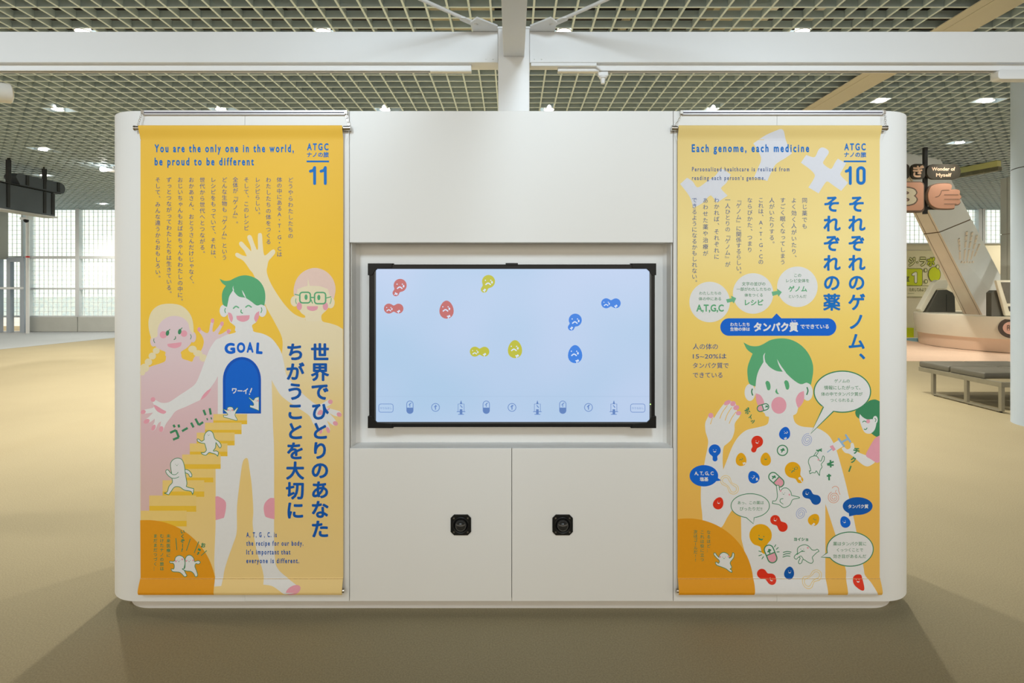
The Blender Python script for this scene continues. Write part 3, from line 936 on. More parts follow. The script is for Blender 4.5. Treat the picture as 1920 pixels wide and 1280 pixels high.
def face(a, x, y, r, m, mood, rot=0):
    """dots and a mouth; r = half the eye distance"""
    c, s_ = cos(math.radians(rot)), sin(math.radians(rot))
    T = lambda u, v: (x + u * c - v * s_, y + u * s_ + v * c)
    a.circle(*T(-r, 0), r * .24, m, n=8); a.circle(*T(r, 0), r * .24, m, same=True, n=8)
    if mood > 0: a.fill([T(-r * 1.1, r * .8) + (1,), T(0, r * 1.15), T(r * 1.1, r * .8) + (1,), T(r * .6, r * 1.7), T(-r * .6, r * 1.7)], m, same=True, n=3)
    elif mood < 0:
        a.stroke([T(-r * 1.0, r * 1.7), T(0, r * 1.05), T(r * 1.0, r * 1.7)], r * .45, m, same=True, cap=False)
        a.circle(*T(r * 1.45, r * .75), r * .34, m, r * .5, same=True, n=8)
    else: a.stroke([T(-r * .6, r * .9), T(0, r * 1.2), T(r * .6, r * .9)], r * .35, m, same=True, cap=False)


def bulb(a, x, y, r, tx, ty, tr, m):
    a.nxt()
    dx, dy = tx - x, ty - y; L = hypot(dx, dy); ux, uy = dx / L, dy / L; nx, ny = -uy, ux
    pts = []
    a0 = atan2(uy, ux)
    for i in range(15):
        q = a0 + math.radians(48) + (2 * pi - math.radians(96)) * i / 14
        pts.append((x + r * cos(q), y + r * sin(q)))
    mid = L * .70
    pts.append((x + ux * mid - nx * tr * .95, y + uy * mid - ny * tr * .95))
    for i in range(8):
        q = a0 - pi / 2 + pi * i / 7
        pts.append((tx + tr * cos(q), ty + tr * sin(q)))
    pts.append((x + ux * mid + nx * tr * .95, y + uy * mid + ny * tr * .95))
    a.fill(pts, m, n=2)


def peanut(a, x, y, r, x2, y2, r2, m, w=None, line=None):
    a.nxt()
    dx, dy = x2 - x, y2 - y; L = hypot(dx, dy); ux, uy = dx / L, dy / L; nx, ny = -uy, ux
    a0 = atan2(uy, ux); pts = []
    for i in range(11):
        q = a0 + math.radians(55) + math.radians(250) * i / 10
        pts.append((x + r * cos(q), y + r * sin(q)))
    mx_, my_ = (x + x2) / 2, (y + y2) / 2; h = min(r, r2) * .62
    pts.append((mx_ - nx * h, my_ - ny * h))
    for i in range(11):
        q = a0 - math.radians(125) + math.radians(250) * i / 10
        pts.append((x2 + r2 * cos(q), y2 + r2 * sin(q)))
    pts.append((mx_ + nx * h, my_ + ny * h))
    if line: a.stroke(pts, w, line, True)
    else: a.fill(pts, m, n=2)


def egg(a, x, y, w, h, m, rot=0):
    a.nxt()
    r = math.radians(rot); pts = []
    for i in range(22):
        t = 2 * pi * i / 22
        u = w / 2 * sin(t) * (1 + .16 * -cos(t) * -1 * -1); v = -h / 2 * cos(t)
        u = w / 2 * sin(t) * (1 - .17 * cos(t))
        pts.append((x + u * cos(r) - v * sin(r), y + u * sin(r) + v * cos(r)))
    a.fill(pts, m, smooth=False)


def capsule(a, x1, y1, x2, y2, r, mo, m1, m2, w=2.0):
    """pill: half m1, half m2, outlined"""
    if 'blob' in a.name: a.nxt()
    q = atan2(y2 - y1, x2 - x1)
    A_ = ell(x1, y1, r, None, math.degrees(q), 12, 90, 270); B_ = ell(x2, y2, r, None, math.degrees(q), 12, -90, 90)
    mx_, my_ = (x1 + x2) / 2, (y1 + y2) / 2; nx, ny = -sin(q) * r, cos(q) * r
    a.fill(A_ + [(mx_ - nx, my_ - ny), (mx_ + nx, my_ + ny)], m1, smooth=False)
    a.fill([(mx_ + nx, my_ + ny), (mx_ - nx, my_ - ny)] + B_, m2, smooth=False, same=True)
    a.stroke(A_ + B_, w, mo, True, smooth=False)
    a.stroke([(mx_ - nx, my_ - ny), (mx_ + nx, my_ + ny)], w, mo, smooth=False, same=True)


def sprig(a, x, y, s, m, rot=0):
    c, s_ = cos(math.radians(rot)), sin(math.radians(rot))
    T = lambda u, v: (x + (u * c - v * s_) * s, y + (u * s_ + v * c) * s)
    a.stroke([T(-.1, .95), T(.1, -.1)], s * .62, m, same=False); a.stroke([T(-.75, .05), T(.75, -.45)], s * .75, m, same=True)
    a.circle(*T(.12, -.72), s * .58, m, same=True, n=10); a.circle(*T(-.5, -.1), s * .42, m, same=True, n=10)


def nick(a, x, y, s, m, rot=0):
    """the little keyed notch bitten out of a blob"""
    c, s_ = cos(math.radians(rot)), sin(math.radians(rot))
    T = lambda u, v: (x + (u * c - v * s_) * s, y + (u * s_ + v * c) * s)
    a.stroke([T(-.9, .3), T(.9, -.3)], s * 1.0, m); a.stroke([T(.1, 1.3), T(0, .1)], s * .8, m, same=True); a.circle(*T(.3, -.7), s * .6, m, same=True, n=10)


def ghost(a, pts, fx=None, fy=None, r=2.0, blush=None, mf=None, w=1.25):
    a.nxt()
    a.fill(pts, mf or WHT, n=3); a.stroke(pts, w, GRD, True)
    if fx: face(a, fx, fy, r, GRD, 0)
    for b in blush or []: a.circle(b[0], b[1], 1.8, PNK, n=10)


# ============================================================ left banner
A = Art(ban1, DBN, prof, ZLEV)
A.begin('printed_man', 1, 'cream figure with pink hair and green glasses raising a hand')
arm = cc(400, 420, 6.4, [(490, 620), (440, 550), (400, 490), (365, 445), (330, 420), (280, 395), (262, 365), (285, 343), (350, 375), (402, 386, 1), (370, 320), (315, 255), (313, 220), (345, 212), (400, 270), (456, 328, 1), (445, 260), (408, 165), (425, 132), (458, 145), (490, 230), (522, 308, 1), (536, 290), (535, 135), (555, 108), (583, 125), (592, 240), (606, 355), (630, 372), (700, 312), (733, 308), (742, 345), (700, 400), (665, 440), (650, 500), (642, 575), (680, 690), (760, 830), (860, 970), (960, 1070), (1060, 1120), (1105, 1120, 1)])
body = arm + [(572, 600, 1), (600, 596, 1)] + cc(400, 420, 6.4, [(1292, 1100), (1310, 1165), (1400, 1190), (1490, 1220)]) + [(643, 617, 1), (643, 1111.5, 1), (264, 1111.5, 1), (264, 962, 1), (300, 930, 1), (440, 770, 1), (529, 662, 1), (529, 634), (515, 604), (500, 577), (494, 560)]
A.fill(body, MANB)
C1 = lambda p: cc(400, 420, 6.4, p)
for p in C1([(978, 925)]): A.circle(p[0], p[1], 8, SKN, 10)
for p in C1([(1405, 940)]): A.circle(p[0], p[1], 8, SKN, 11)
A.fill(C1([(985, 820), (1000, 960), (1050, 1060), (1100, 1100), (1120, 1160), (1280, 1160), (1300, 1090), (1360, 1030), (1410, 950), (1440, 820), (1350, 700), (1080, 700)]), SKN)
A.fill(C1([(965, 850, 1), (967, 760), (1005, 650), (1090, 565), (1215, 525), (1340, 560), (1430, 650), (1467, 770), (1448, 895, 1), (1400, 860), (1375, 780, 1), (1290, 748), (1200, 740), (1110, 745), (1010, 780, 1), (995, 860)]), PKH)
A.fill(C1([(1135, 650, 1), (1130, 742, 1), (1158, 742, 1)]), SKN, False)
for cx_ in ((1032, 985), (1345, 985)):
    p = C1([cx_])[0]; A.circle(p[0], p[1], 5, PNK, 7.5)
for x0_, x1_, y0_, y1_ in ((1038, 1165, 818, 945), (1215, 1348, 820, 955)):
    q = C1([(x0_, y0_), (x1_, y0_), (x1_, y1_), (x0_, y1_)])
    xa_, ya_, xb_, yb_ = q[0][0], q[0][1], q[2][0], q[2][1]
    A.stroke(rrect(xa_, xb_, ya_, yb_, 5, 4), 2.7, GRN, True, False)
A.stroke(C1([(1165, 880), (1215, 880)]), 2.4, GRN); A.stroke(C1([(1035, 855), (980, 842)]), 1.8, GRN); A.stroke(C1([(1348, 888), (1410, 872)]), 1.8, GRN)
for e in ((1113, 876), (1266, 880)):
    p = C1([e])[0]; A.circle(p[0], p[1], 2.9, GRN, 5.2)
A.stroke(C1([(1172, 905), (1190, 948)]), 1.8, GRN); A.stroke(C1([(992, 895), (988, 925), (998, 955)]), 1.2, GRN); A.stroke(C1([(1415, 890), (1412, 925), (1400, 955)]), 1.2, GRN)
q = C1([(1122, 985), (1256, 985), (1190, 1042)]); moon(A, *q[0], *q[1], *q[2], PNK)

A.begin('printed_woman', 3, 'pale pink figure with blond braids waving')
C2 = lambda p: cc(255, 560, 8.535, p)
A.fill([(264, 962, 1), (264, 700, 1)] + C2([(90, 1160), (230, 1085), (400, 1030), (470, 990), (482, 900, 1), (720, 890, 1), (745, 955), (830, 985), (900, 1003), (935, 930), (1040, 830), (1085, 700), (1060, 600), (985, 495), (1005, 468), (1060, 510), (1130, 548), (1168, 520), (1190, 400), (1225, 315), (1250, 345), (1225, 480), (1240, 530), (1300, 470), (1378, 368), (1402, 392), (1355, 490), (1318, 562), (1370, 560), (1490, 490), (1520, 510), (1470, 555)]) + [(440, 628, 1), (440, 780, 1), (300, 960, 1)], WOMB)
for e in ((1010, 490), (1225, 350), (1375, 400), (1480, 520)):
    p = C2([e])[0]; A.circle(p[0], p[1], 3.2, PNK, 4.2)
for x, y, a_, b_ in ((280, 680, 6, 10), (912, 612, 6, 10)):
    p = C2([(x, y)])[0]; A.circle(p[0], p[1], a_, WOMB, b_)
for x, y, a_, b_ in ((325, 830, 6.5, 6), (262, 915, 7, 6.5), (200, 1010, 7, 6.5), (140, 1105, 8.5, 8), (105, 1180, 4.8, 5.5), (905, 805, 8, 6.5), (990, 870, 8.5, 6), (1075, 945, 7, 7)):
    p = C2([(x, y)])[0]; A.circle(p[0], p[1], a_, HRC, b_)
A.fill(C2([(560, 78), (730, 112), (850, 220), (910, 360), (925, 540, 1), (800, 760), (600, 700), (300, 700), (240, 620, 1), (205, 480), (205, 330), (260, 190), (380, 100)]), HRC)
A.fill(C2([(340, 600), (350, 470), (410, 360), (520, 288), (650, 275), (760, 310), (835, 390), (862, 500), (905, 560), (890, 690), (820, 780), (720, 850), (715, 920), (485, 920), (470, 850), (380, 810), (290, 740), (260, 640)]), WOMB)
for x, y, r_ in ((438, 575, 6.8), (768, 556, 6.2)):
    p = C2([(x, y)])[0]; A.circle(p[0], p[1], r_, PNK)
for x, y in ((505, 548), (700, 525)):
    p = C2([(x, y)])[0]; A.circle(p[0], p[1], 3.2, GRD, 5.2, 12); A.stroke([(p[0] + .5, p[1] - 3), (p[0] + 4.5, p[1] - 7)], 1.5, GRD, same=True)
A.stroke(C2([(632, 605), (632, 635), (610, 652)]), 1.6, GRD); A.stroke(C2([(290, 640), (285, 670), (302, 705)]), 1.2, GRD); A.stroke(C2([(872, 570), (885, 605), (872, 645)]), 1.2, GRD)
q = C2([(503, 722), (730, 694), (622, 790)]); moon(A, *q[0], *q[1], *q[2], PNK)

A.begin('printed_boy', 5, 'white figure with green hair and open arms, blue door on the belly')
C3 = lambda p: cc(255, 700, 8.535, p); C4 = lambda p: cc(400, 600, 6.4, p); C7 = lambda p: cc(400, 800, 6.4, p); C8 = lambda p: cc(400, 970, 7.385, p)
bb = C4([(275, 60, 1), (275, 105), (262, 148), (150, 180), (80, 215)]) + [(405, 637), (395.6, 650), (388.6, 665), (381.5, 684)] + C3([(1020, 20), (950, 165), (830, 260), (700, 345), (560, 440), (480, 468), (400, 465), (320, 425), (270, 400), (262, 440), (285, 500), (275, 545), (160, 572), (75, 600), (72, 635), (150, 640), (275, 625, 1), (200, 700), (125, 755), (140, 795), (230, 775), (300, 722, 1), (295, 780), (250, 870), (262, 918), (312, 890), (355, 800), (402, 765, 1), (390, 850), (385, 920), (430, 922), (455, 860), (490, 790), (560, 700), (640, 600), (800, 530), (960, 455), (1040, 410), (1150, 280), (1250, 150), (1312, 40, 1)]) \
    + [(408.5, 720), (408, 790), (404.5, 850), (404.5, 970), (402.5, 1030), (402, 1060), (405, 1096, 1), (418, 1095, 1), (420, 1073), (427, 1048), (436.6, 1021), (444, 996), (444.5, 950), (450, 900), (454.7, 868), (460, 859), (465, 861), (468, 880), (472, 909), (475, 956), (474, 985), (481, 1031), (492, 1067), (496, 1093, 1), (515, 1096), (538, 1110, 1), (557, 1106, 1), (557, 1093, 1), (537, 1081), (520.5, 1065), (515.5, 1046), (514, 1000), (514, 850), (512, 800), (509.4, 712, 1)] \
    + C4([(745, 800), (810, 900), (900, 975), (1030, 1060), (1150, 1145), (1190, 1225)]) + [(590, 797), (597, 801), (601, 811), (605, 809), (606, 797, 1), (611, 800), (616, 809), (619, 804), (613, 788, 1), (625, 797), (632, 796), (628, 786), (617, 774, 1), (630, 780), (640, 778), (637, 771), (624, 767), (611, 763, 1), (621, 757), (622, 751), (616, 749), (604, 756), (594, 758)] \
    + C4([(1150, 950), (1050, 860), (940, 740), (872, 640), (850, 520), (820, 400), (780, 320), (700, 220), (600, 165), (490, 138), (466, 100), (466, 60, 1)])
A.fill(bb, WHT)
for x, y in ((127, 1040), (588, 1040)):
    p = C1([(x, y)])[0]; A.circle(p[0], p[1], 8, WHT, 11.5)
A.fill(C1([(165, 900), (170, 1060), (195, 1165), (262, 1225), (275, 1290), (467, 1290), (465, 1215), (520, 1170), (560, 1070), (622, 950), (600, 800), (400, 700), (200, 800)]), WHT)
A.fill(C1([(175, 1060, 1), (215, 1072), (236, 1130), (218, 1182, 1), (190, 1130)]), PNK); A.fill(C1([(552, 1044, 1), (512, 1070), (490, 1130), (512, 1178, 1), (545, 1120)]), PNK)
A.fill(C1([(75, 655, 1), (135, 680), (200, 675), (250, 650), (320, 622), (400, 615), (490, 640), (560, 690), (608, 770), (625, 870), (612, 980, 1), (575, 965), (520, 975), (450, 925), (385, 882, 1), (310, 870), (262, 828), (240, 790, 1), (195, 860), (178, 930), (165, 995, 1), (115, 962), (103, 860), (118, 790), (150, 740, 1), (105, 705)]), GRN)
A.fill(C1([(243, 738, 1), (232, 770), (240, 812, 1), (248, 790), (240, 765)]), WHT); A.fill(C1([(343, 788, 1), (362, 850), (395, 892, 1), (375, 840)]), WHT)
A.stroke(C1([(242, 1010), (272, 986), (303, 1002)]), 2.6, GRL); A.stroke(C1([(390, 996), (422, 976), (455, 995)]), 2.6, GRL)
A.stroke(C1([(335, 1030), (332, 1055), (350, 1068)]), 2, GRN); A.stroke(C1([(145, 1010), (138, 1035), (147, 1062)]), 1.6, GRN); A.stroke(C1([(577, 1003), (583, 1030), (572, 1062)]), 1.6, GRN)
q = C1([(277, 1100), (437, 1092), (357, 1172)]); moon(A, *q[0], *q[1], *q[2], PNK)
for x, y, a_, b_, ro in ((287, 748.6, 4.4, 4.4, 0), (268.5, 772, 5, 3.8, -20), (275, 789.5, 6, 4.2, -25), (288, 801.5, 3.5, 6, 25), (302.5, 804, 4, 5.5, 10), (619.5, 753, 4.4, 4.2, 0), (636, 777, 5, 4, 30), (629, 793.5, 5, 4, 30), (615, 806, 3.2, 6, -20), (601.5, 808, 3, 5, 10), (553, 1102.5, 14, 8, -22)):
    A.circle(x, y, a_, PNK, b_, ro, same=(x != 287))
A.fill(C3([(283, 498, 1), (330, 515), (420, 572), (485, 610), (440, 645), (350, 610), (300, 550)]), PNK); A.fill(C3([(1208, 240, 1), (1140, 275), (1070, 350), (1030, 425, 1), (1100, 385), (1160, 320)]), PNK)
A.fill([(595, 776), (600, 768), (608, 770), (618, 764), (617, 768), (604, 777)], PNK)
A.fill(cc(255, 840, 8.535, [(1270, 775, 1), (1330, 775), (1440, 870), (1415, 1090), (1370, 1122), (1275, 1150, 1)]), PNK); A.fill(C7([(735, 855, 1), (680, 855), (625, 905), (605, 970), (620, 1065), (660, 1090), (735, 1108, 1)]), PNK)
A.begin('printed_stair', 7)
for x0_, x1_, a_, b_, c_ in ((400, 463.5, 776, 788, 795), (384.5, 453, 792, 805.5, 813.6), (369, 440, 810.7, 826, 834.7), (356, 426.6, 831, 846.4, 855), (341.7, 413.8, 851.7, 870, 878.7), (322, 400, 878.7, 895, 904), (305, 383, 900, 921, 931), (280, 368, 928.5, 948, 959), (264, 350, 957, 976, 986.5)):
    A.nxt(); A.fill([(x0_, a_), (x1_, a_), (x1_, b_), (x0_, b_)], STL, False); A.fill([(x0_, b_), (x1_, b_), (x1_, c_), (x0_, c_)], STD, False, same=True)
A.begin('printed_orange_disc', 8, 'orange quarter disc printed in the lower left corner')
A.fill([(264, 1111.5)] + [(x, y) for x, y in ell(275, 1105, 130, 130.5, 0, 40, -95.3, 2.8)], ORG, False)
A.begin('printed_door', 7, 'blue arched door labelled GOAL')
arch = lambda x0_, x1_, yt, yb, ys: [(x0_, yb)] + [((x0_ + x1_) / 2 - (x1_ - x0_) / 2 * cos(t), ys - (ys - yt) * sin(t)) for t in [i * pi / 20 for i in range(21)]] + [(x1_, yb)]
A.fill(arch(418, 489.5, 669, 775, 712), BLI, False); A.fill(arch(423, 485, 674, 773, 713), BLF, False)
for t, x0_, x1_, y0_, y1_, ro in (('G', 421, 441, 642.5, 663.5, -4), ('O', 444, 460, 641.5, 661.5, 0), ('A', 462.5, 475.5, 641, 661, 0), ('L', 480.5, 493, 642, 663.5, 4)):
    A.textbox(t, x0_, x1_, y0_, y1_, BLF, .055, rot=ro)
A.textbox('ワーイ', 435, 465, 727, 738, WHT, .04, rot=2); A.stroke([(472, 728), (469.3, 735)], 2.2, WHT); A.circle(468, 738.6, 1.2, WHT, same=True)

A.begin('printed_character', 9)
C5 = lambda p: cc(255, 840, 8.535, p)
ghost(A, C5([(790, 340), (850, 358), (893, 415), (890, 455), (860, 452), (838, 412), (790, 388)]))
ghost(A, C5([(572, 400, 1), (560, 330), (556, 240), (600, 180), (670, 158), (738, 185), (775, 280), (790, 400), (815, 550), (805, 612, 1), (860, 632), (925, 645, 1), (922, 700), (905, 742, 1), (880, 690), (775, 668), (700, 620), (620, 620), (570, 680), (525, 745, 1), (450, 715, 1), (500, 700), (530, 610), (582, 548), (578, 482, 1), (520, 440), (480, 385), (485, 350), (518, 348), (545, 385)]), 331.7, 870, 2.2)
A.stroke(C5([(545, 385), (590, 420), (640, 418), (678, 382)]), 1.1, GRD, cap=False); A.stroke(C5([(578, 480), (640, 478), (690, 455)]), 1.1, GRD, cap=False)
ghost(A, [(383, 818), (386, 811), (392.6, 807), (399, 811), (403, 822), (411, 828), (415, 835), (412.5, 839.5), (409, 835), (405, 829, 1), (404, 839), (400, 845), (406, 845), (410, 848, 1), (408.5, 855, 1), (404, 851), (397, 849), (392, 848), (386, 853), (379, 851, 1), (377, 848, 1), (383, 848), (387, 844), (386, 838), (384, 831, 1), (377, 830), (371, 827), (370, 823), (373, 823), (378, 827), (383, 824, 1)], 391.3, 814, 1.8)
ghost(A, [(426, 769, 1), (427, 764), (431.5, 762.4), (436.5, 764), (438.5, 770, 1), (445, 763.3, 1), (446.4, 765, 1), (442, 773), (441, 779), (445, 786), (443, 788), (436, 786), (419.5, 781.5, 1), (419, 778, 1), (426, 778), (426.5, 775), (418.5, 767, 1), (420, 767, 1)], 431.8, 768.5, 1.4, [(428, 768.5), (436, 768.5)], w=1.0)
ghost(A, [(467, 744, 1), (473, 749), (476, 750, 1), (479, 745.5), (485.6, 744, 1), (485.6, 769.5, 1), (477, 766), (468.6, 763, 1), (469, 759, 1), (475, 760), (475, 755), (467, 746, 1)], 481, 750, 1.4, [(484, 751)], w=1.0)
C6 = lambda p: cc(255, 970, 8.535, p)
A.k = 9 * 12 + 40
ghost(A, C6([(622, 690, 1), (635, 635), (690, 605), (750, 625), (778, 670), (785, 740), (770, 820), (800, 895), (815, 925), (780, 945), (735, 900), (690, 872), (590, 862), (565, 820), (605, 820), (615, 765), (595, 730), (550, 725), (542, 697), (590, 700)]), 335.5, 1050, 2.2, [(330, 1051.5), (342, 1048)])
ghost(A, C6([(790, 660), (820, 610), (870, 600), (920, 640), (940, 705, 1), (1000, 688), (1032, 715), (1000, 742), (960, 735), (945, 780), (970, 850), (988, 920), (955, 945), (925, 895), (880, 860), (800, 850), (742, 820), (780, 810), (788, 740)]), 354.8, 1050, 2.2, [(349.5, 1051), (362.5, 1050)])

A.begin('printed_lettering', 11)
A.text('You are the only one in the world,', 290, 551, 284.8, 19.8, BLU, .034, sp=1.42)
A.text('be proud to be different', 290, 476, 309.5, 19.8, BLU, .034, sp=1.42)
A.textbox('ATGC', 576, 616, 268.5, 282, BLU, .035, sp=1.45)
A.line('ナノの旅', 575.5, 616.5, 290, BLU, .03)
A.nxt(); A.fill([(575, 301), (617, 301), (617, 304.2), (575, 304.2)], BLU, False)
for x in (590, 610): A.nxt(); A.stroke([(x - 8, 321), (x - 2, 319), (x, 314), (x, 344)], 5.4, BLU, smooth=False, same=x > 600)
for t, x, y1_ in (('どうやらわたしたちの', 545, 448), ('体の中にあるA・T・G・Cは', 524, 482), ('わたしたちの体をつくる', 503.5, 459), ('レシピらしい。', 483, 408), ('そして、このレシピ', 462, 433), ('全体が『ゲノム』。', 441.5, 425), ('どんな生物も『ゲノム』という', 421, 488), ('レシピをもっていて、それは、', 400, 490), ('世代から世代へとつながる。', 379.5, 481), ('おかあさん、おとうさんだけじゃなく、', 359, 538), ('おじいちゃんもおばあちゃんもわたしの中に。', 338, 570), ('ずっとつながってわたしたちは生きている。', 317, 556), ('そして、みんな違うからおもしろい。', 296, 527)):
    A.vtext(t, x, 331.5, y1_, 10.6, TXT, 0)
A.vtext('世界でひとりのあなた', 600, 642, 1010, 35, BLD, .034, res=4)
A.vtext('ちがうことを大切に', 553.5, 641, 975, 35, BLD, .034, res=4)
for t, x1_, yb_ in (('A, T, G , C. is', 519, 1006.3), ('the recipe for our body.', 569, 1022.3), ("It's important that", 544.5, 1038.7), ('everyone is different.', 561, 1055)):
    A.text(t, 462, x1_, yb_, 12.6, BLD, .03, sp=1.4)
A.begin('printed_green_lettering', 11)
for q in ([(325.3, 796), (328, 800.8)], [(334.9, 795.5), (336, 801)], [(319, 811), (330, 806), (335.5, 819.5), (324.5, 824)], [(341.5, 808), (352, 802)], [(358.5, 792), (363, 801)], [(366.5, 784.5), (373, 796.5), (381, 791)], [(381.7, 768), (385.6, 778)], [(393.3, 765), (395.4, 777)], [(387.7, 785.8), (389.7, 785.1)], [(395.4, 784.3), (397.3, 783.6)]):
    A.stroke(q, 4.1, GRD, smooth=False, cap=False, same=True)
A.vtext('未来医療に', 316, 1000, 1045, 7.8, GRD, .02); A.vtext('むけたナノの旅は', 303.7, 1000, 1070, 7.8, GRD, .02); A.vtext('まだまだつづく…', 291.5, 1000, 1070, 7.8, GRD, .02)
A.vtext('いくぞー', 342.5, 992, 1027, 8.5, GRD, .04); A.textbox('!', 340.5, 342.8, 1027, 1034, GRD, .04, rot=15); A.textbox('お', 377, 385.5, 1017, 1026, GRD, .04); A.textbox('ー', 372, 376, 1027, 1033, GRD, .03, rot=-60); A.textbox('!', 370, 373.5, 1034, 1040, GRD, .04, rot=30)
for q in ([(640, 330), (655, 515)], [(870, 340), (810, 525)], [(1005, 385), (935, 560)], [(1130, 530), (1045, 605)]): A.stroke(C6(q), 1.4, GRD, same=True)
A.end()

# ============================================================ right banner
A = Art(ban2, DBN, prof, ZLEV)
A.begin('printed_chromosome', 1)
R1 = lambda p: cc(1260, 230, 8.535, p); R2 = lambda p: cc(1460, 230, 8.535, p); R0 = lambda p: cc(1240, 200, 4, p)
A.fill(R1([(130, 980, 1), (240, 880, 1), (330, 940), (390, 1025), (450, 1020), (570, 930), (690, 850), (760, 760), (820, 745), (940, 830, 1), (870, 960), (795, 1030), (795, 1070), (890, 1165, 1), (720, 1280, 1), (650, 1190), (600, 1170), (480, 1290), (340, 1360, 1), (280, 1180)]), LAV, n=4)
A.nxt(); A.fill(R0([(690, 275, 1), (780, 215), (878, 174, 1), (898, 178), (915, 200), (945, 280), (980, 350, 1), (930, 385), (860, 430), (825, 490), (795, 556, 1), (695, 530, 1), (725, 460), (748, 400), (735, 350)]), LAV, n=4)
A.nxt(); A.fill(R2([(355, 640, 1), (440, 515, 1), (540, 550), (590, 535), (640, 430), (700, 395), (780, 430), (800, 485), (740, 580), (712, 650), (800, 725), (850, 730), (900, 640), (945, 575, 1), (1080, 650, 1), (1010, 770), (992, 840), (1110, 960, 1), (1000, 1090, 1), (870, 1000), (780, 940), (725, 990), (640, 1130, 1), (475, 1035, 1), (560, 900), (575, 830), (500, 745)]), LAV, n=4)
A.begin('printed_boy', 2, 'large white figure with green hair and round mouth')
R4 = lambda p: cc(1380, 620, 8.535, p); R7 = lambda p: cc(1270, 740, 8.535, p); R5 = lambda p: cc(1460, 680, 8.535, p); R6 = lambda p: cc(1460, 800, 8.535, p)
A.fill([(1441, 770, 1), (1441.5, 787), (1437, 796), (1420, 801), (1400, 806), (1385, 818), (1373, 837), (1362, 865), (1356, 880, 1), (1355, 866), (1355.5, 845), (1357.5, 836, 1), (1371, 824), (1377, 808), (1378, 793)]
       + R7([(1000, 340), (985, 290), (950, 255), (985, 200), (945, 168), (925, 120), (870, 108), (830, 92), (740, 150), (650, 270), (585, 370), (570, 310), (520, 300), (480, 370), (445, 460), (452, 590), (492, 730), (480, 860), (450, 1000), (430, 1120)]) + [(1315, 905), (1314, 935), (1316, 958), (1322, 990), (1350, 990), (1364, 969), (1372, 957), (1381, 948, 1), (1389, 955, 1), (1390, 1010, 1), (1400, 1050, 1), (1406, 1111.5, 1), (1548.5, 1111.5, 1), (1547.5, 1085), (1547.5, 944, 1), (1565, 998), (1584, 1061), (1586.5, 1075), (1585, 1092), (1585, 1111.5, 1), (1642, 1111.5, 1), (1631, 1090), (1621.5, 1077), (1618.5, 1060), (1605.5, 995), (1599.7, 967), (1591, 929), (1584, 899), (1570, 849), (1562, 829), (1553.7, 816), (1542, 807), (1530, 802), (1505, 799.5), (1493, 794), (1488, 785), (1487, 770, 1)], WHT)
for x, y, a_, b_, ro in ((800, 125, 7, 4, -30), (890, 140, 5.2, 4.6, -30), (942, 205, 5.6, 4.6, -20), (980, 292, 5, 4, 0), (536, 330, 4.8, 5, 0)):
    p = R7([(x, y)])[0]; A.circle(p[0], p[1], a_, PNK, b_, ro, same=(x != 800))
for q in ([(800, 170), (720, 280), (680, 380)], [(870, 200), (800, 310), (765, 410)], [(940, 270), (870, 370), (828, 460)], [(560, 370), (530, 470)]): A.stroke(R7(q), 1.3, BG2, same=True, cap=False)
for x, y in ((1406, 735.5), (1514, 735)): A.circle(x, y, 10, WHT, 16)
A.fill([(1417, 690), (1416, 735), (1422, 762), (1433, 774), (1441, 781), (1488, 778), (1497, 764), (1505, 752), (1508, 733), (1520, 715), (1505, 670), (1440, 665)], WHT)
A.fill(R4([(318, 1000, 1), (390, 1030), (440, 1110), (448, 1190), (400, 1230), (345, 1180), (318, 1080)]), PNK); A.fill(R4([(1087, 962, 1), (1010, 995), (957, 1090), (970, 1180), (995, 1235, 1), (1050, 1180), (1090, 1090)]), PNK)
A.fill(R4([(120, 185, 1), (225, 238), (340, 245), (430, 215), (560, 145), (740, 120), (900, 150), (1040, 230), (1150, 350), (1220, 500), (1235, 650), (1200, 865, 1), (1130, 830), (1060, 852), (1000, 840), (900, 770), (780, 655, 1), (650, 642), (540, 580), (470, 500), (445, 490, 1), (370, 620), (330, 740), (312, 890, 1), (215, 845), (185, 720), (190, 560), (265, 365, 1), (175, 295)]), GRN)
A.fill(R4([(468, 348, 1), (437, 400), (440, 500, 1), (480, 540, 1), (455, 420)]), WHT); A.fill(R4([(655, 448, 1), (690, 560), (745, 650, 1), (800, 668, 1), (720, 560)]), WHT)
for x, y in ((510, 875), (810, 865)): 
    p = R4([(x, y)])[0]; A.fill([(p[0] - 4.6, p[1] - 5.5), (p[0] - 1.5, p[1] - 8.8), (p[0] + 3, p[1] - 6), (p[0] + 5, p[1] + 2), (p[0] + 3.5, p[1] + 8), (p[0] - .5, p[1] + 8.3), (p[0] - 2.6, p[1] + 3), (p[0] - 3.6, p[1] - 1)], GRN)
A.fill(R4([(652, 920, 1), (628, 970), (655, 1008), (692, 1010, 1), (665, 980)]), GRN)
A.stroke(R4([(262, 925), (250, 975), (268, 1035)]), 2.4, GRD, cap=False); A.stroke(R4([(1135, 900), (1150, 960), (1130, 1025)]), 2.4, GRD, cap=False)
A.circle(1460.3, 759.6, 14.2, PNK, 15.8, n=32)
capsule(A, 1425.5, 765.5, 1435.5, 762.3, 5.8, GRD, PNK, WHT, 1.8); sprig(A, 1437, 762, 2.4, GRD, 60)
A.begin('printed_nurse', 4, 'small figure with green hair holding a syringe')
A.fill(R6([(1400, 455, 1), (1540, 545), (1480, 610), (1410, 632), (1330, 595), (1220, 500), (1130, 432), (1060, 412), (1010, 345), (1050, 325), (1095, 358), (1145, 335), (1155, 265), (1195, 262), (1215, 330), (1250, 395)]), WHT)
A.fill(R6([(1540, 185), (1455, 320), (1395, 455), (1480, 520), (1570, 575)]) + [(1649.3, 865, 1), (1649.3, 816, 1)], PNK)
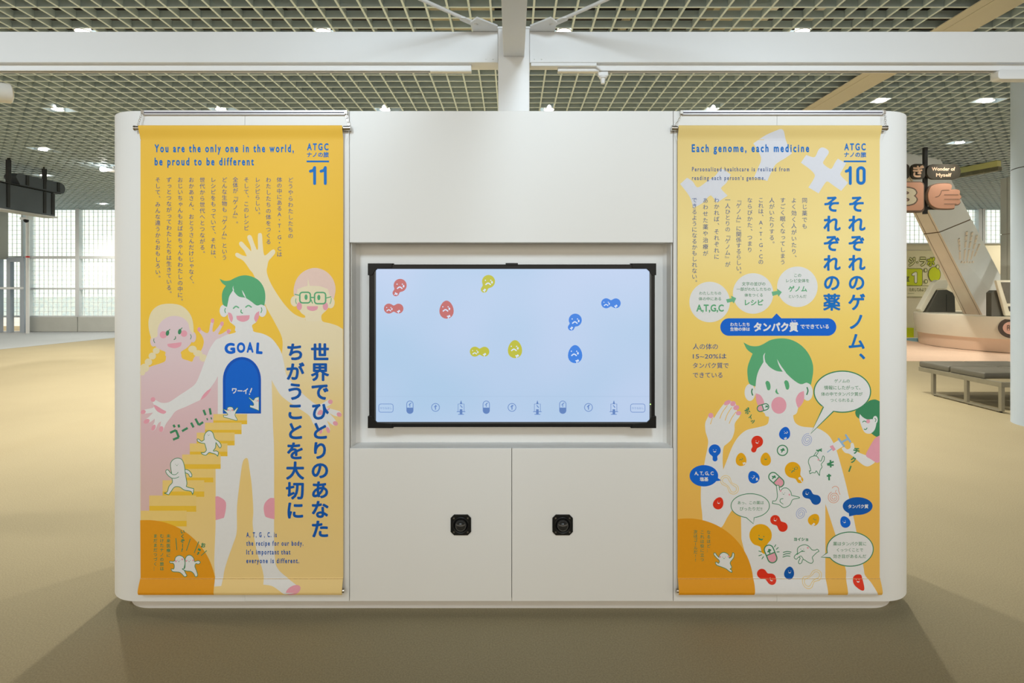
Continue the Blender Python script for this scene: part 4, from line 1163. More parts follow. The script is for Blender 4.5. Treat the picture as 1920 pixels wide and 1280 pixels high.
A.fill(R5([(1450, 605), (1540, 585)]) + [(1649.3, 752, 1), (1649.3, 816, 1)] + R5([(1560, 1180), (1478, 1125, 1), (1400, 1000), (1285, 892, 1), (1240, 850), (1230, 770), (1320, 700), (1400, 650)]), GRD)
A.fill(R5([(1290, 900), (1300, 818, 1), (1345, 868), (1420, 905), (1500, 900), (1558, 930), (1555, 1010), (1525, 1085), (1460, 1132), (1380, 1115), (1330, 1030)]), WHT)
p = R5([(1545, 910)])[0]; A.circle(p[0], p[1], 4.6, WHT, 7.2); A.stroke(R5([(1538, 885), (1556, 910), (1545, 940)]), 1.3, GRD)
p = R5([(1430, 935)])[0]; A.circle(p[0], p[1], 3.8, PNK)
A.stroke(R5([(1343, 948), (1368, 930), (1400, 945)]), 1.5, GRD); A.stroke(R5([(1368, 1060), (1392, 1068), (1413, 1042)]), 1.6, GRD)
A.fill(R6([(862, 270), (965, 205), (1030, 310), (925, 375)]), WHT, False)
for q in ([(952, 182), (1052, 318)], [(1068, 120), (1152, 248)], [(1008, 245), (1112, 188)]): A.stroke(R6(q), 3.6, SYR, same=True, cap=False)
A.fill(R6([(815, 312), (866, 290), (912, 362), (872, 390)]), PNK, False); A.stroke(R6([(845, 355), (780, 403)]), 1.8, SYR, same=True)
A.begin('printed_orange_disc', 5, 'orange quarter disc printed in the lower left corner')
A.fill([(1271, 1111.5)] + ell(1289, 1095, 123.5, 123.5, 0, 40, -98.4, 7.7), ORG, False)
A.begin('printed_disc', 4)
for x, y in ((1330.5, 566), (1412, 550), (1495, 537.5)): A.nxt(); A.circle(x, y, 38, WHT, n=56, same=True)
R3 = lambda p: cc(1270, 490, 8.535, p)
A.begin('printed_arrow', 5); A.fill(R3([(780, 605), (868, 590), (858, 548), (942, 588), (902, 672), (882, 642), (798, 662)]), GRL, False); A.nxt(); A.fill(R3([(1508, 485), (1600, 470), (1592, 433), (1672, 490), (1620, 562), (1606, 527), (1524, 552)]), GRL, False)
A.begin('printed_caption_box', 5); A.fill(rrect(1350.5, 1568, 596.5, 629.3, 16.3, 10), BLF, False); A.fill([(1447, 597), (1456, 587.3), (1465.5, 597)], BLF, False, same=True)
A.begin('speech_bubble', 6)
def bub(cx_, cy_, rx, ry, tail, mo, mf, w=2.0):
    A.nxt()
    t0, tip, t1 = tail
    pts = ell(cx_, cy_, rx, ry, 0, 60)
    a0_, a1_ = (atan2((t[1] - cy_) / ry, (t[0] - cx_) / rx) % (2 * pi) for t in (t0, t1))
    if (a1_ - a0_) % (2 * pi) > pi: a0_, a1_ = a1_, a0_
    out = [p for p in pts if not (0 < ((atan2((p[1] - cy_) / ry, (p[0] - cx_) / rx) % (2 * pi)) - a0_) % (2 * pi) < (a1_ - a0_) % (2 * pi))]
    # rotate the list so that the gap is at the end
    k = max(range(len(out)), key=lambda i: hypot(out[i][0] - out[(i + 1) % len(out)][0], out[i][1] - out[(i + 1) % len(out)][1]))
    out = out[k + 1:] + out[:k + 1] + [tip]
    A.fill(out, mf, False)
    if mo: A.stroke(out, w, mo, True, False)
bub(1579.3, 734, 53, 38.5, ((1545.5, 766.7), (1520, 812.5), (1559.6, 770)), GRD, WHT, 2.2)
bub(1406.6, 947.8, 36, 22.6, ((1401, 969.7), (1412.5, 981.5), (1410.5, 970)), GRD, WHT, 1.4)
bub(1593.8, 1029, 43.5, 32, ((1552, 1036), (1539.4, 1044), (1556, 1043)), GRD, WHT, 1.8)
bub(1319.7, 891.6, 26.8, 20, ((1345, 897), (1353, 900.5), (1344, 902)), None, BLF)
bub(1608, 948.4, 28, 16.6, ((1594, 962), (1592, 967.8), (1603, 964)), None, BLD)
A.begin('printed_blob', 7)
bulb(A, 1340, 844, 11.3, 1340.6, 860, 4.7, BLF); face(A, 1340, 843, 2.6, WHT, 1)
bulb(A, 1419.7, 827.5, 11, 1413.2, 843, 4.9, RED); face(A, 1420, 826.5, 2.6, WHT, 1, 12)
egg(A, 1471.5, 812, 20.5, 24.5, BLF, 14); face(A, 1473, 808.5, 2.4, WHT, -1); nick(A, 1472.5, 821.5, 2, WHT, 20)
egg(A, 1389.5, 861, 20, 25, ORY); face(A, 1388.5, 858, 2.6, GRD, -1); nick(A, 1395, 868, 2, WHT, 30)
egg(A, 1435.6, 860.5, 19.5, 25, ORY); face(A, 1435.6, 857, 2.6, GRD, 1)
bulb(A, 1486.3, 880.6, 15, 1499.8, 899.3, 6.2, ORY); face(A, 1484, 879.5, 3.4, GRD, -1, -32); A.stroke(ell(1492.4, 877.5, 3, 2.2, -20, 14), .9, GRD, True, False); A.circle(1499.5, 896.5, 2.7, WHT); A.stroke([(1500.5, 898), (1503.5, 903)], 1.8, WHT, same=True)
A.stroke(ell(1467, 844, 9.6, 9.6, 0, 30), 2, GRD, True, False); sprig(A, 1467, 844, 3.6, GRD, 20)
egg(A, 1412.8, 894, 20.5, 24, BLF, -28); face(A, 1410.5, 893, 2.5, WHT, -1, -38); nick(A, 1419, 898, 2, WHT, -50)
capsule(A, 1449.5, 893.5, 1461.5, 904.5, 8.2, GRD, WHT, PNK); sprig(A, 1450.5, 894.5, 3.4, GRD, 35)
peanut(A, 1513.3, 924.8, 9.2, 1529.7, 936.6, 9.4, BLD); face(A, 1513.5, 922.8, 2.5, WHT, 1, 18)
egg(A, 1347, 943, 19, 23.5, RED, 22); face(A, 1348, 940, 2.3, WHT, 1, 18)
peanut(A, 1453.4, 974.4, 9.3, 1467.5, 987.4, 9.2, RED); face(A, 1454, 972, 2.6, WHT, 1, 18)
egg(A, 1526, 973.8, 20.5, 23.5, ORY, 35); face(A, 1528, 971, 2.2, GRD, -1, 40); nick(A, 1525, 983, 2.4, WHT, 0)
bulb(A, 1426, 1003, 21, 1434, 1031, 7, ORY); face(A, 1427.5, 1004.5, 4.6, GRD, 1, 14)
capsule(A, 1441.5, 1030, 1448, 1046, 8.6, GRD, WHT, PNK, 2.1); sprig(A, 1442.5, 1033, 3.6, GRD, -15)
egg(A, 1584.4, 978, 18.5, 22.5, BLF, -25); face(A, 1582.6, 976, 2.3, WHT, 1, -20)
peanut(A, 1428.4, 1075, 9.2, 1445.3, 1084, 9.4, RED); face(A, 1446, 1083.5, 2.4, WHT, 1, 14)
egg(A, 1479.7, 1073.4, 18.5, 23.5, BLD, 10); face(A, 1480.5, 1070, 2.3, WHT, 1)
A.fill(cc(1500, 930, 6.92, [(745, 1012), (795, 1025), (805, 1100), (800, 1180), (760, 1190), (690, 1140), (675, 1090), (700, 1035)]), RED); face(A, 1607, 1085, 2.6, WHT, 1)
def spiral(x, y, r, m, turns=2.3, rot=0, sx=1.0, w=1.2, tilt=25):
    A.nxt()
    q = []
    for i in range(int(turns * 14) + 1):
        t = i / (turns * 14.0); a_ = math.radians(rot) + t * turns * 2 * pi; rr_ = r * (.16 + .84 * t)
        u, v = rr_ * cos(a_) * sx, rr_ * sin(a_); c, s_ = cos(math.radians(tilt)), sin(math.radians(tilt))
        q.append((x + u * c - v * s_, y + u * s_ + v * c))
    A.stroke(q, w, m, smooth=False, cap=False)
A.k = 7 * 12 + 1
spiral(1513.5, 824.5, 12.8, LINB, 2.9, -50, .82); spiral(1501.5, 962.5, 12.2, LINB, 2.7, 100, .82); spiral(1563.5, 932.5, 11.5, LINR, 2.8, -60, 1)
A.stroke([(1560, 915), (1563, 912), (1568, 911.5), (1572, 915), (1572.5, 920), (1575, 927)], 1.2, LINR, cap=False); A.stroke([(1568, 918), (1566.5, 922), (1570, 926)], 1, LINR, cap=False)
for s_ in (1, .62): 
    peanut(A, 1360.5, 900.5, 9.5 * s_, 1375, 916.5, 9.5 * s_, None, 1.1, LINY); peanut(A, 1512.5, 1089.5, 9.8 * s_, 1530.5, 1077.5, 9.8 * s_, None, 1.1, LINY)
for q in ([(365, 790), (410, 805)], [(365, 865), (410, 850)], [(438, 880), (415, 915)], [(635, 690), (615, 725)], [(675, 735), (645, 762)], [(655, 806), (690, 803)], [(755, 812), (820, 798), (880, 808)], [(755, 852), (810, 832), (865, 832)], [(750, 887), (805, 868), (862, 872)]):
    A.stroke(cc(1380, 940, 8.535, q), 1.5, GRD, same=True)
A.begin('printed_character', 9)
ghost(A, cc(1240, 740, 3.2, [(690, 542, 1), (705, 542, 1), (712, 575), (730, 560), (755, 560), (775, 580), (781, 603, 1), (823, 612), (826, 619), (788, 628), (770, 660), (735, 676), (705, 658), (666, 651, 1), (668, 636, 1), (686, 634), (696, 610), (694, 580)]), 1469, 923.5, 2.4, [(1463.5, 920), (1480, 927)])
A.stroke(cc(1240, 740, 3.2, [(730, 655), (712, 640), (716, 625), (730, 622)]), 1.2, GRD)
ghost(A, cc(1380, 940, 8.535, [(985, 825, 1), (985, 750), (1035, 705), (1110, 690), (1170, 720), (1215, 770), (1270, 775), (1300, 760), (1325, 795), (1295, 812), (1245, 860), (1220, 895), (1235, 950), (1205, 987), (1150, 968), (1100, 935), (1065, 930), (1050, 975), (1018, 995), (998, 965), (1025, 905), (1000, 888), (965, 920), (932, 898), (940, 865)]), 1504, 1029, 2.8, [(1514.5, 1026.5)])
A.stroke(cc(1380, 940, 8.535, [(975, 845), (1040, 800), (1095, 795)]), 1.3, GRD); A.stroke(cc(1380, 940, 8.535, [(1000, 888), (1040, 870), (1080, 925)]), 1.2, GRD)
ghost(A, R6([(565, 465), (500, 490), (475, 560), (500, 640), (512, 700), (488, 700, 1), (500, 752, 1), (540, 730), (580, 735), (600, 703), (630, 745), (652, 780, 1), (660, 700), (692, 640), (680, 598), (722, 540), (730, 485), (708, 465), (693, 505), (680, 542), (655, 540), (620, 480), (590, 465)]), blush=[(1534.5, 861.5)])
A.stroke(R6([(560, 465), (600, 400)]), 1.2, GRD); A.stroke(R6([(595, 465), (630, 410)]), 1.2, GRD)
for q in ([(600, 372), (650, 385)], [(620, 395), (690, 350)], [(640, 360), (690, 390)]): A.stroke(R6(q), 2.4, GRD, same=True, cap=False)
A.k = 9 * 12 + 1
ghost(A, cc(1260, 970, 8.825, [(700, 582), (692, 612), (735, 665), (782, 712), (770, 755), (735, 735), (718, 745), (740, 785), (810, 812), (890, 845), (950, 890), (990, 905), (985, 865), (960, 850), (987, 820), (962, 745), (1018, 665), (1028, 600), (1003, 580), (988, 640), (948, 672, 1), (925, 605), (855, 575), (795, 605), (778, 660, 1), (735, 615), (722, 590)]), 1357.5, 1044, 2.4, [(1350, 1043.5), (1366, 1043)])
A.begin('printed_lettering', 11)
A.text('Each genome, each medicine', 1297, 1517, 284.5, 19.8, BLU, .034, sp=1.42)
A.text('Personalized healthcare is realized from', 1297.5, 1480, 321, 11.3, TXT, .02, sp=1.45)
A.text("reading each person's genome.", 1297.5, 1434.5, 337.3, 11.3, TXT, .02, sp=1.45)
A.textbox('ATGC', 1583, 1623, 268.5, 282, BLU, .035, sp=1.45); A.line('ナノの旅', 1582.5, 1624, 290, BLU, .03)
A.nxt(); A.fill([(1582, 301), (1624, 301), (1624, 304), (1582, 304)], BLU, False)
A.nxt(); A.stroke([(1586.5, 321), (1592, 319), (1594.2, 314), (1594.2, 344)], 5.4, BLU, smooth=False); A.nxt(); A.stroke(rrect(1608.2, 1620.2, 314.5, 343.5, 5.8, 8), 5.6, BLU, True, False, same=True)
for t, x, y1_ in (('同じ薬でも', 1508.5, 430), ('よく効く人がいたり、', 1488.5, 489), ('すごく眠くなってしまう', 1467.5, 497), ('人がいたりする。', 1447, 463), ('これは、A・T・G・Cの', 1426.5, 496), ('ならびかた、つまり', 1405.7, 474), ('『ゲノム』に関係するらしい。', 1385, 519), ('一人ひとりの『ゲノム』が', 1364.3, 501), ('わかれば、それぞれに', 1343.5, 487), ('あわせた薬や治療が', 1322.7, 481), ('できるようになるかもしれない。', 1302, 535)):
    A.vtext(t, x, 369.5, y1_, 10.6, TXT, 0)
A.vtext('それぞれのゲノム、', 1606, 364, 695, 33, BLU, .03, res=4); A.vtext('それぞれの薬', 1559.5, 364, 585, 33, BLU, .03, res=4)
A.line('人の体の', 1299, 1346, 649.5, TXT, .006); A.line('15~20%は', 1299, 1362, 667.5, TXT, .006, size=11.5); A.line('タンパク質で', 1299, 1366, 685, TXT, .006); A.line('できている', 1299, 1354.5, 703, TXT, .006)
A.begin('printed_white_lettering', 12)
A.line('わたしたち', 1369, 1405.5, 608, WHT, .03); A.line('生物の体は', 1369, 1406, 616.8, WHT, .03); A.line('タンパク質', 1413, 1496.5, 613, WHT, .05, size=18); A.line('でできている', 1500.5, 1554, 612, WHT, .03); A.line('しつ', 1484, 1492, 601.6, WHT, .02)
A.text('A, T, G, C', 1302, 1338, 890, 9, WHT, .03); A.line('塩基', 1312, 1328, 898, WHT, .03); A.line('タンパク質', 1590, 1628, 949, WHT, .03)
A.begin('printed_green_lettering', 12)
for t, x0_, x1_, yc in (('わたしたちの', 1311, 1352, 549.5), ('体の中にある', 1310, 1352, 560), ('文字の並びの', 1391, 1435, 532), ('一部がわたしたちの', 1381, 1445, 542), ('体をつくる', 1396, 1430, 553), ('この', 1489, 1502, 516), ('レシピ全体を', 1474, 1517, 526), ('というんだ', 1479, 1512, 555.5), ('ゲノムの', 1564, 1593, 714), ('情報にしたがって、', 1545, 1613, 726.5), ('体の中でタンパク質が', 1539.5, 1617, 738.5), ('つくられるよ', 1556.5, 1600, 750), ('あっ、この薬は', 1383, 1432, 942), ('ぴったりだ!!', 1387, 1429, 953.5), ('薬はタンパク質に', 1562, 1624, 1019), ('くっつくことで', 1569, 1618, 1030.5), ('効き目があるんだ', 1562, 1624, 1042.5)):
    A.line(t, x0_, x1_, yc, GRT, .006)
A.textbox('A,T,G,C', 1305.5, 1357, 570.5, 586, GRN, .03); A.line('レシピ', 1396.5, 1431, 567, GRN, .03); A.line('ゲノム', 1478, 1513, 541.5, GRN, .03)
A.vtext('なるほど…', 1328.6, 993, 1036, 7.8, GRD, .01); A.vtext('これは役に立つ', 1316.5, 993, 1053, 7.8, GRD, .01); A.vtext('次はゴールだ!!', 1304, 993, 1053, 7.8, GRD, .01)
A.line('ヨイショ', 1488.5, 1515, 1010.5, GRD, .04); A.textbox('ポ', 1396, 1406, 764, 776, GRD, .04, rot=-20); A.textbox('イ', 1403, 1410.5, 777, 786, GRD, .04, rot=-15); A.textbox('ッ', 1407.5, 1415.5, 787, 793.5, GRD, .04, rot=-10)
A.textbox('チ', 1599.5, 1611.5, 839, 851, GRD, .05, rot=10); A.textbox('ク', 1595, 1604.5, 855.5, 868, GRD, .05, rot=10); A.stroke([(1595.5, 873), (1591.5, 884)], 2.6, GRD, cap=False)
for q in ([(1556.8, 862), (1557.5, 876)], [(1550.5, 870), (1563, 865)], [(1551, 871), (1563, 871.5)], [(1554, 888), (1554.5, 900)], [(1550, 892), (1558, 891)]): A.stroke(q, 3, GRD, same=True, cap=False)
A.end()


# ============================================================ what the touch screen shows
def glow(name, r, g, b):
    return mat('screen_' + name, (.01, .01, .01), .3, emit=((lin(r), lin(g), lin(b)), .95))


SR, SY, SB = glow('red', 194, 106, 106), glow('yellow', 190, 190, 58), glow('blue', 52, 128, 226)
SW, SL, SK = glow('white', 214, 228, 250), glow('icon_line', 102, 138, 200), glow('rule', 170, 196, 226)
SF = glow('icon_fill', 96, 132, 192)
S = Art(mon, DM + .0138, None)
S.D = DM + .004 - .0003
S.begin('screen_blob', 0)
for x, y, tx, ty, m_, nr in ((750.3, 534.8, 742.2, 549, SR, 90), (916, 527.5, 907.8, 542.4, SY, 20), (1078.6, 600, 1071, 613.4, SB, 20)):
    bulb(S, x, y, 12.2, tx, ty, 6.2, m_); face(S, x - .8, y - 2.2, 5, SW, -1); nick(S, tx + .5, ty + 1.5, 2.2, SW, nr - 20)
for x, y, m_ in ((729.2, 578.3, SR), (890.3, 659, SY), (1136.6, 568.4, SB)):
    peanut(S, x, y, 9.4, x + 18, y, 9.2, m_); face(S, x - .2, y - 2, 4, SW, -1); nick(S, x + 18.2, y + 5.2, 2.2, SW, 10)
for x, y, m_ in ((837.3, 580.3, SR), (965.6, 654.3, SY), (1078.3, 663.6, SB)):
    egg(S, x, y, 26.5, 34, m_); face(S, x - 2, y - 5.3, 5, SW, -1); nick(S, x + 4, y + 12.6, 2.4, SW, 20)
S.begin('screen_icon', 0)
S.stroke([(705, 743), (1217.5, 743)], .7, SK, smooth=False)
for x in (723.7, 1195.8):
    S.nxt()
    S.stroke(rrect(x - 13.5, x + 13.5, 757, 772.5, 4, 4), 1, SL, True, False); S.line('やりなおし', x - 11, x + 11, 765, SL, .0)
for x in (768.6, 911.8, 1055.2):
    S.nxt()
    q = rrect(x - 6, x + 6, 751.5, 775, 5.9, 8); S.stroke(q, 1.2, SL, True, False)
    S.fill([(x - 6, 764), (x + 6, 764)] + ell(x, 769, 6, 6, 0, 12, 0, 180), SF, False); S.stroke([(x - 2, 759), (x + .3, 757), (x + 2.5, 755)], 1.3, SL); S.stroke([(x, 756), (x, 762)], 1.3, SL, same=True)
for i, x in enumerate((816.6, 960, 1103.4)):
    S.nxt()
    S.stroke(ell(x, 763.5, 7.4, 7.4, 0, 26), 1.2, SL, True, False); S.stroke([(x, 759.5), (x, 767)], 1.8, SL); S.stroke([(x - 2, 762.5), (x + 2, 761 - i)], 1.8, SL, same=True)
for x in (864.5, 1007.6, 1151):
    S.nxt()
    S.stroke([(x - 5.6, 757), (x + 5.6, 757), (x + 5.6, 771), (x - 5.6, 771)], 1.1, SL, True, False); S.fill([(x - 2.2, 757), (x, 750), (x + 2.2, 757)], SF, False)
    S.stroke([(x - 7.5, 771.5), (x + 7.5, 771.5)], 1.3, SL, smooth=False); S.fill([(x - 2.4, 767), (x + 2.4, 767), (x + 2.4, 776), (x - 2.4, 776)], SF, False); S.stroke([(x - 5, 776.5), (x + 5, 776.5)], 1.3, SL, smooth=False); S.stroke([(x - 1, 760), (x + 2, 763.5)], 1.6, SL)
S.end()
# ------------------------------------------------------------ left hanging sign seen from behind
SG = mat('sign_back_grey', (.085, .10, .12), .35, .3, noise=(2, .1))
SGB = mat('sign_bar_black', (.012, .012, .013), .5, noise=(5, .1))
sg = thing('hanging_sign', 'dark grey double sign hanging from the ceiling at the far left, seen from behind', 'sign', (-10.9, YD(11.9), 3.2))
sx0, sx1 = -11.08, -10.8
MB().box(sx0, sx1, YD(9.6), YD(12.87), 3.22, 3.77).build('lower_case', SG, sg, bevel=.015)
up = rrect(0, 1, 0, 1, .1)
ov = [(YD(11.95), 3.80), (YD(13.0), 3.80)] + [(YD(13.02) + .13 * sin(a), 3.92 - .13 * cos(a)) for a in [i * pi / 10 for i in range(11)]] + [(YD(11.95) - .10 * sin(a), 3.95 + .10 * cos(a)) for a in [i * pi / 2 / 6 for i in range(7)]]
vs = [(sx0 + .01, y, z) for y, z in ov] + [(sx1, y, z) for y, z in ov]
n = len(ov)
MB().add(vs, [tuple(range(n)), tuple(range(2 * n - 1, n - 1, -1))] + [(i, (i + 1) % n, n + (i + 1) % n, n + i) for i in range(n)]).build('upper_case', SG, sg)
for D in (11.66, 12.57, 12.79):
    MB().box(sx1, sx1 + .015, YD(D - .035), YD(D + .035), 3.26, 3.76).build('back_bar', SGB, sg)
for D in (12.12, 12.57, 12.95):
    MB().box(sx1, sx1 + .015, YD(D - .035), YD(D + .035), 3.82, 4.04).build('back_bar', SGB, sg)
MB().box(sx0 + .02, sx1 + .02, YD(9.6), YD(13.0), 3.775, 3.795).build('cross_rail', SGB, sg)
MB().box(sx0 + .0, sx1 + .03, YD(9.6), YD(12.9), 3.19, 3.22).build('lower_lip', mat('lip_grey', (.42, .44, .46), .5, noise=(4, .03)), sg)
for D in (11.70, 12.6):
    MB().box(sx1 - .06, sx1 - .0, YD(D - .035), YD(D + .035), 4.0 if D > 12 else 3.77, ZC + .05).build('hanger', SGB, sg)

# ------------------------------------------------------------ round pillar at the right edge
t = thing('round_pillar', 'pale blue-grey round pillar at the right picture edge', 'pillar', (5.975, YD(6.08), 0))
PIL = mat('pillar_paint', (.50, .60, .74), .35, noise=(2, .02))
c0 = Vector((5.975, YD(6.08), 0))
# silhouette lies at picture column 1897
MB().lathe(c0, (0, 0, 1), [(0, .30), (zz(309, 5.95) - .004, .30)], n=64).build('lower_casing', PIL, t, smooth=True)
MB().lathe(c0 + Vector((0, 0, zz(309, 5.95) - .004)), (0, 0, 1), [(0, .292), (.01, .292)], n=64).build('joint_ring', DARK, t, smooth=True)
MB().lathe(c0 + Vector((0, 0, zz(309, 5.95) + .006)), (0, 0, 1), [(0, .30), (ZC - zz(309, 5.95) + .4, .30)], n=64).build('upper_casing', PIL, t, smooth=True)

# ------------------------------------------------------------ leaning column
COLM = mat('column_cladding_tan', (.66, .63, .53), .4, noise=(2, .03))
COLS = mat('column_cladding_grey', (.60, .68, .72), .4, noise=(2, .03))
t = thing('leaning_column', 'tall slanted clad column with a pale hand bone print, behind the round counter', 'column', P(1870, 640, 14.2) * 1.0)
t.location.z = 0


def edge(px0, D0_, px1, D1_):
    a = P(px0, 286, D0_); b = P(px1, 592, D1_)
    d = (b - a) / (b.z - a.z)
    return lambda z: a + d * (z - a.z)


E1, E2, E3 = edge(1656, 11.15, 1808, 14.6), edge(1685, 11.05, 1843, 14.5), edge(1757, 11.6, 1915, 15.2)
E4 = lambda z: E3(z) + (E1(z) - E2(z)) + Vector((-.1, .5, 0))
zt_, zb_ = ZC + .1, 0.0
ES = (E1, E2, E3, E4)
ZS = (2.79, 2.82, 3.16, 3.13)
for top, nm in ((True, 'upper_cladding'), (False, 'lower_cladding')):
    if top: vs = [e(zt_) for e in ES] + [e(z + .010) for e, z in zip(ES, ZS)]
    else: vs = [e(z - .010) for e, z in zip(ES, ZS)] + [e(zb_) for e in ES]
    mb = MB()
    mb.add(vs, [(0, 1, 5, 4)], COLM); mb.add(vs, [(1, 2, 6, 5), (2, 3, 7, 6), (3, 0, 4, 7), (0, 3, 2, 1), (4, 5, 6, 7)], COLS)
    mb.build(nm, None, t)
mb = MB(); sh = .02
ins = (Vector((sh, sh, 0)), Vector((-sh, sh, 0)), Vector((-sh, 0, 0)), Vector((0, 0, 0)))
vs = [e(z + .012) + q for e, z, q in zip(ES, ZS, ins)] + [e(z - .012) + q for e, z, q in zip(ES, ZS, ins)]
mb.add(vs, [(0, 1, 5, 4), (1, 2, 6, 5), (2, 3, 7, 6), (3, 0, 4, 7)]).build('joint_gap', mat('joint_brown', (.16, .11, .06), .7, noise=(5, .1)), t)
for fa in (.14, .86):
    a_, b_ = [E1(z) * (1 - fa) + E2(z) * fa + Vector((0, -.006, 0)) for z in (ZC, 0.3)]
    w = Vector((.005, 0, 0))
    MB().add([a_ - w, a_ + w, b_ + w, b_ - w], [(0, 1, 2, 3)]).build('seam_line', MATS['joint_brown'], t)
# hand bone print on the side face
HB = mat('bone_print', (.72, .69, .62), .6, noise=(5, .02))


def sidept(px, py):
    """hit of the picture ray with the column's side face"""
    o = Vector((0, -D0, H)); d = P(px, py, 10) - o
    a, b_, c_ = E2(2.0), E2(3.0), E3(2.6)
    n_ = (b_ - a).cross(c_ - a).normalized()
    k = (a - o).dot(n_) / d.dot(n_)
    h = o + d * k
    if n_.dot(o - a) < 0: n_ = -n_
    return h + n_ * .0


hand = MB()
base = [(1799, 485), (1806, 487), (1812, 487), (1819, 486), (1826, 480)]
tips = [(1797, 447), (1812, 434), (1822, 435), (1831, 441), (1836, 457)]
for (bx_, by_), (tx, ty) in zip(base, tips):
    for s0, s1 in ((.0, .38), (.44, .66), (.70, .86), (.89, 1.0)):
        a_ = sidept(bx_ + (tx - bx_) * s0, by_ + (ty - by_) * s0); b_ = sidept(bx_ + (tx - bx_) * s1, by_ + (ty - by_) * s1)
        hand.tube(a_, b_, .03, n=8)
for i in range(5):
    a_ = sidept(1801 + i * 5, 490 + (i % 2)); hand.tube(a_, sidept(1803.5 + i * 5, 491), .032, n=8)
hand.build('hand_bone_print', HB, t)

# rectangular column standing inside the counter
t = thing('square_column', 'slim grey-beige square column beside the round pillar', 'column', (xx(1888, 13.5), YD(13.5), 0))
ca = .898 * 13.75
CG = mat('column_grey_beige', (.56, .57, .52), .45, noise=(2, .03))
zj = zz(438, 13.5)
for Da, Db in ((13.40, 13.56), (13.575, 13.75)):
    MB().box(ca, ca + .30, YD(Da), YD(Db), 0, zj - .01).build('lower_cladding', CG, t)
    MB().box(ca, ca + .30, YD(Da), YD(Db), zj + .01, ZC + .1).build('upper_cladding', CG, t)
MB().box(ca + .01, ca + .29, YD(13.42), YD(13.73), 0, ZC).build('inner_core', CORE, t)
# yellow-green bulkhead under the ceiling
t = thing('ceiling_bulkhead', 'yellow-green beam under the ceiling right of the oval sign', 'beam', (10.5, YD(12.2), 4.1))
a_, b_ = Vector((10.15, YD(13.05), 0)), Vector((10.57, YD(11.76), 0))
dv = (b_ - a_).normalized(); nv = Vector((dv.y, -dv.x, 0)) * .12
pl = [tuple((q).xy) for q in (a_, b_, b_ + nv, a_ + nv)]
MB().prism(pl, ZC - .135, ZC - .01).build('fascia', mat('lime_paint', (.62, .62, .24), .6, noise=(3, .03)), t)
MB().prism([tuple((q + Vector((.02, 0, 0))).xy) for q in (a_, b_, b_ + nv, a_ + nv)], ZC - .22, ZC - .135).build('under_rail', mat('rail_olive', (.16, .16, .10), .6, noise=(6, .3)), t)

# ------------------------------------------------------------ round counter
CCX, CCY, CR = 13.2, YD(14.2), 2.2
t = thing('round_counter', 'round cream reception counter on a pink base, beside the leaning column', 'counter', (CCX, CCY, 0))
CRM = mat('counter_cream', (.80, .75, .63), .4, noise=(2, .02))
CPK = mat('counter_pink', (.82, .62, .48), .45, noise=(2, .02))
MB().lathe((CCX, CCY, 0), (0, 0, 1), [(.015, CR - .12), (.33, CR - .10), (.33, CR - .68), (.015, CR - .68)], n=96, ring=True).build('pink_base', CPK, t, smooth=True)
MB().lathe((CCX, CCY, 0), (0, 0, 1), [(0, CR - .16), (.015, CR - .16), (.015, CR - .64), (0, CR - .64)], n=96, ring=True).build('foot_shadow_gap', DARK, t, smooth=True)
MB().lathe((CCX, CCY, 0), (0, 0, 1), [(.33, CR - .06), (.83, CR), (.86, CR - .01), (.86, CR - .74), (.33, CR - .74)], n=96, ring=True).build('cream_body', CRM, t, smooth=True)
# badge on the body
th = atan2(YD(12.72) - CCY, xx(1897, 12.72) - CCX)
bc = Vector((CCX + (CR - .02) * cos(th), CCY + (CR - .02) * sin(th), .60))
nrm = Vector((cos(th), sin(th), .1)).normalized()
MB().lathe(bc - nrm * .01, nrm, [(0, .235), (.045, .235), (.045, 0)], n=40).build('badge_ring', mat('badge_dark', (.09, .07, .06), .6, noise=(9, .05)), t)
MB().lathe(bc - nrm * .0, nrm, [(.03, .15), (.040, .15), (.040, 0)], n=40).build('badge_face', mat('badge_pink', (.82, .50, .42), .6, noise=(9, .05)), t)
bdg = MB(); uu = Vector((-nrm.y, nrm.x, 0)).normalized(); vv = Vector((0, 0, 1)); cc_ = bc + nrm * .041
for (u0, v0, u1, v1) in ((-.07, -.06, -.07, .06), (-.07, .06, -.035, .06), (-.07, 0, -.035, 0), (-.035, .06, -.035, -.06), (-.07, -.06, -.035, -.06), (-.01, .05, .07, .05), (.03, .08, .03, .05), (.0, .0, .06, .0), (.0, .0, .0, -.06), (.06, .0, .06, -.06), (.0, -.06, .06, -.06)):
    bdg.tube(cc_ + uu * u0 + vv * v0, cc_ + uu * u1 + vv * v1, .006, n=6)
bdg.build('badge_lettering', MATS['badge_dark'], t)
# information terminals on the counter
TD = mat('terminal_dark', (.10, .10, .085), .4, noise=(4, .06))
TW = mat('terminal_cream', (.80, .78, .66), .4, noise=(4, .02))


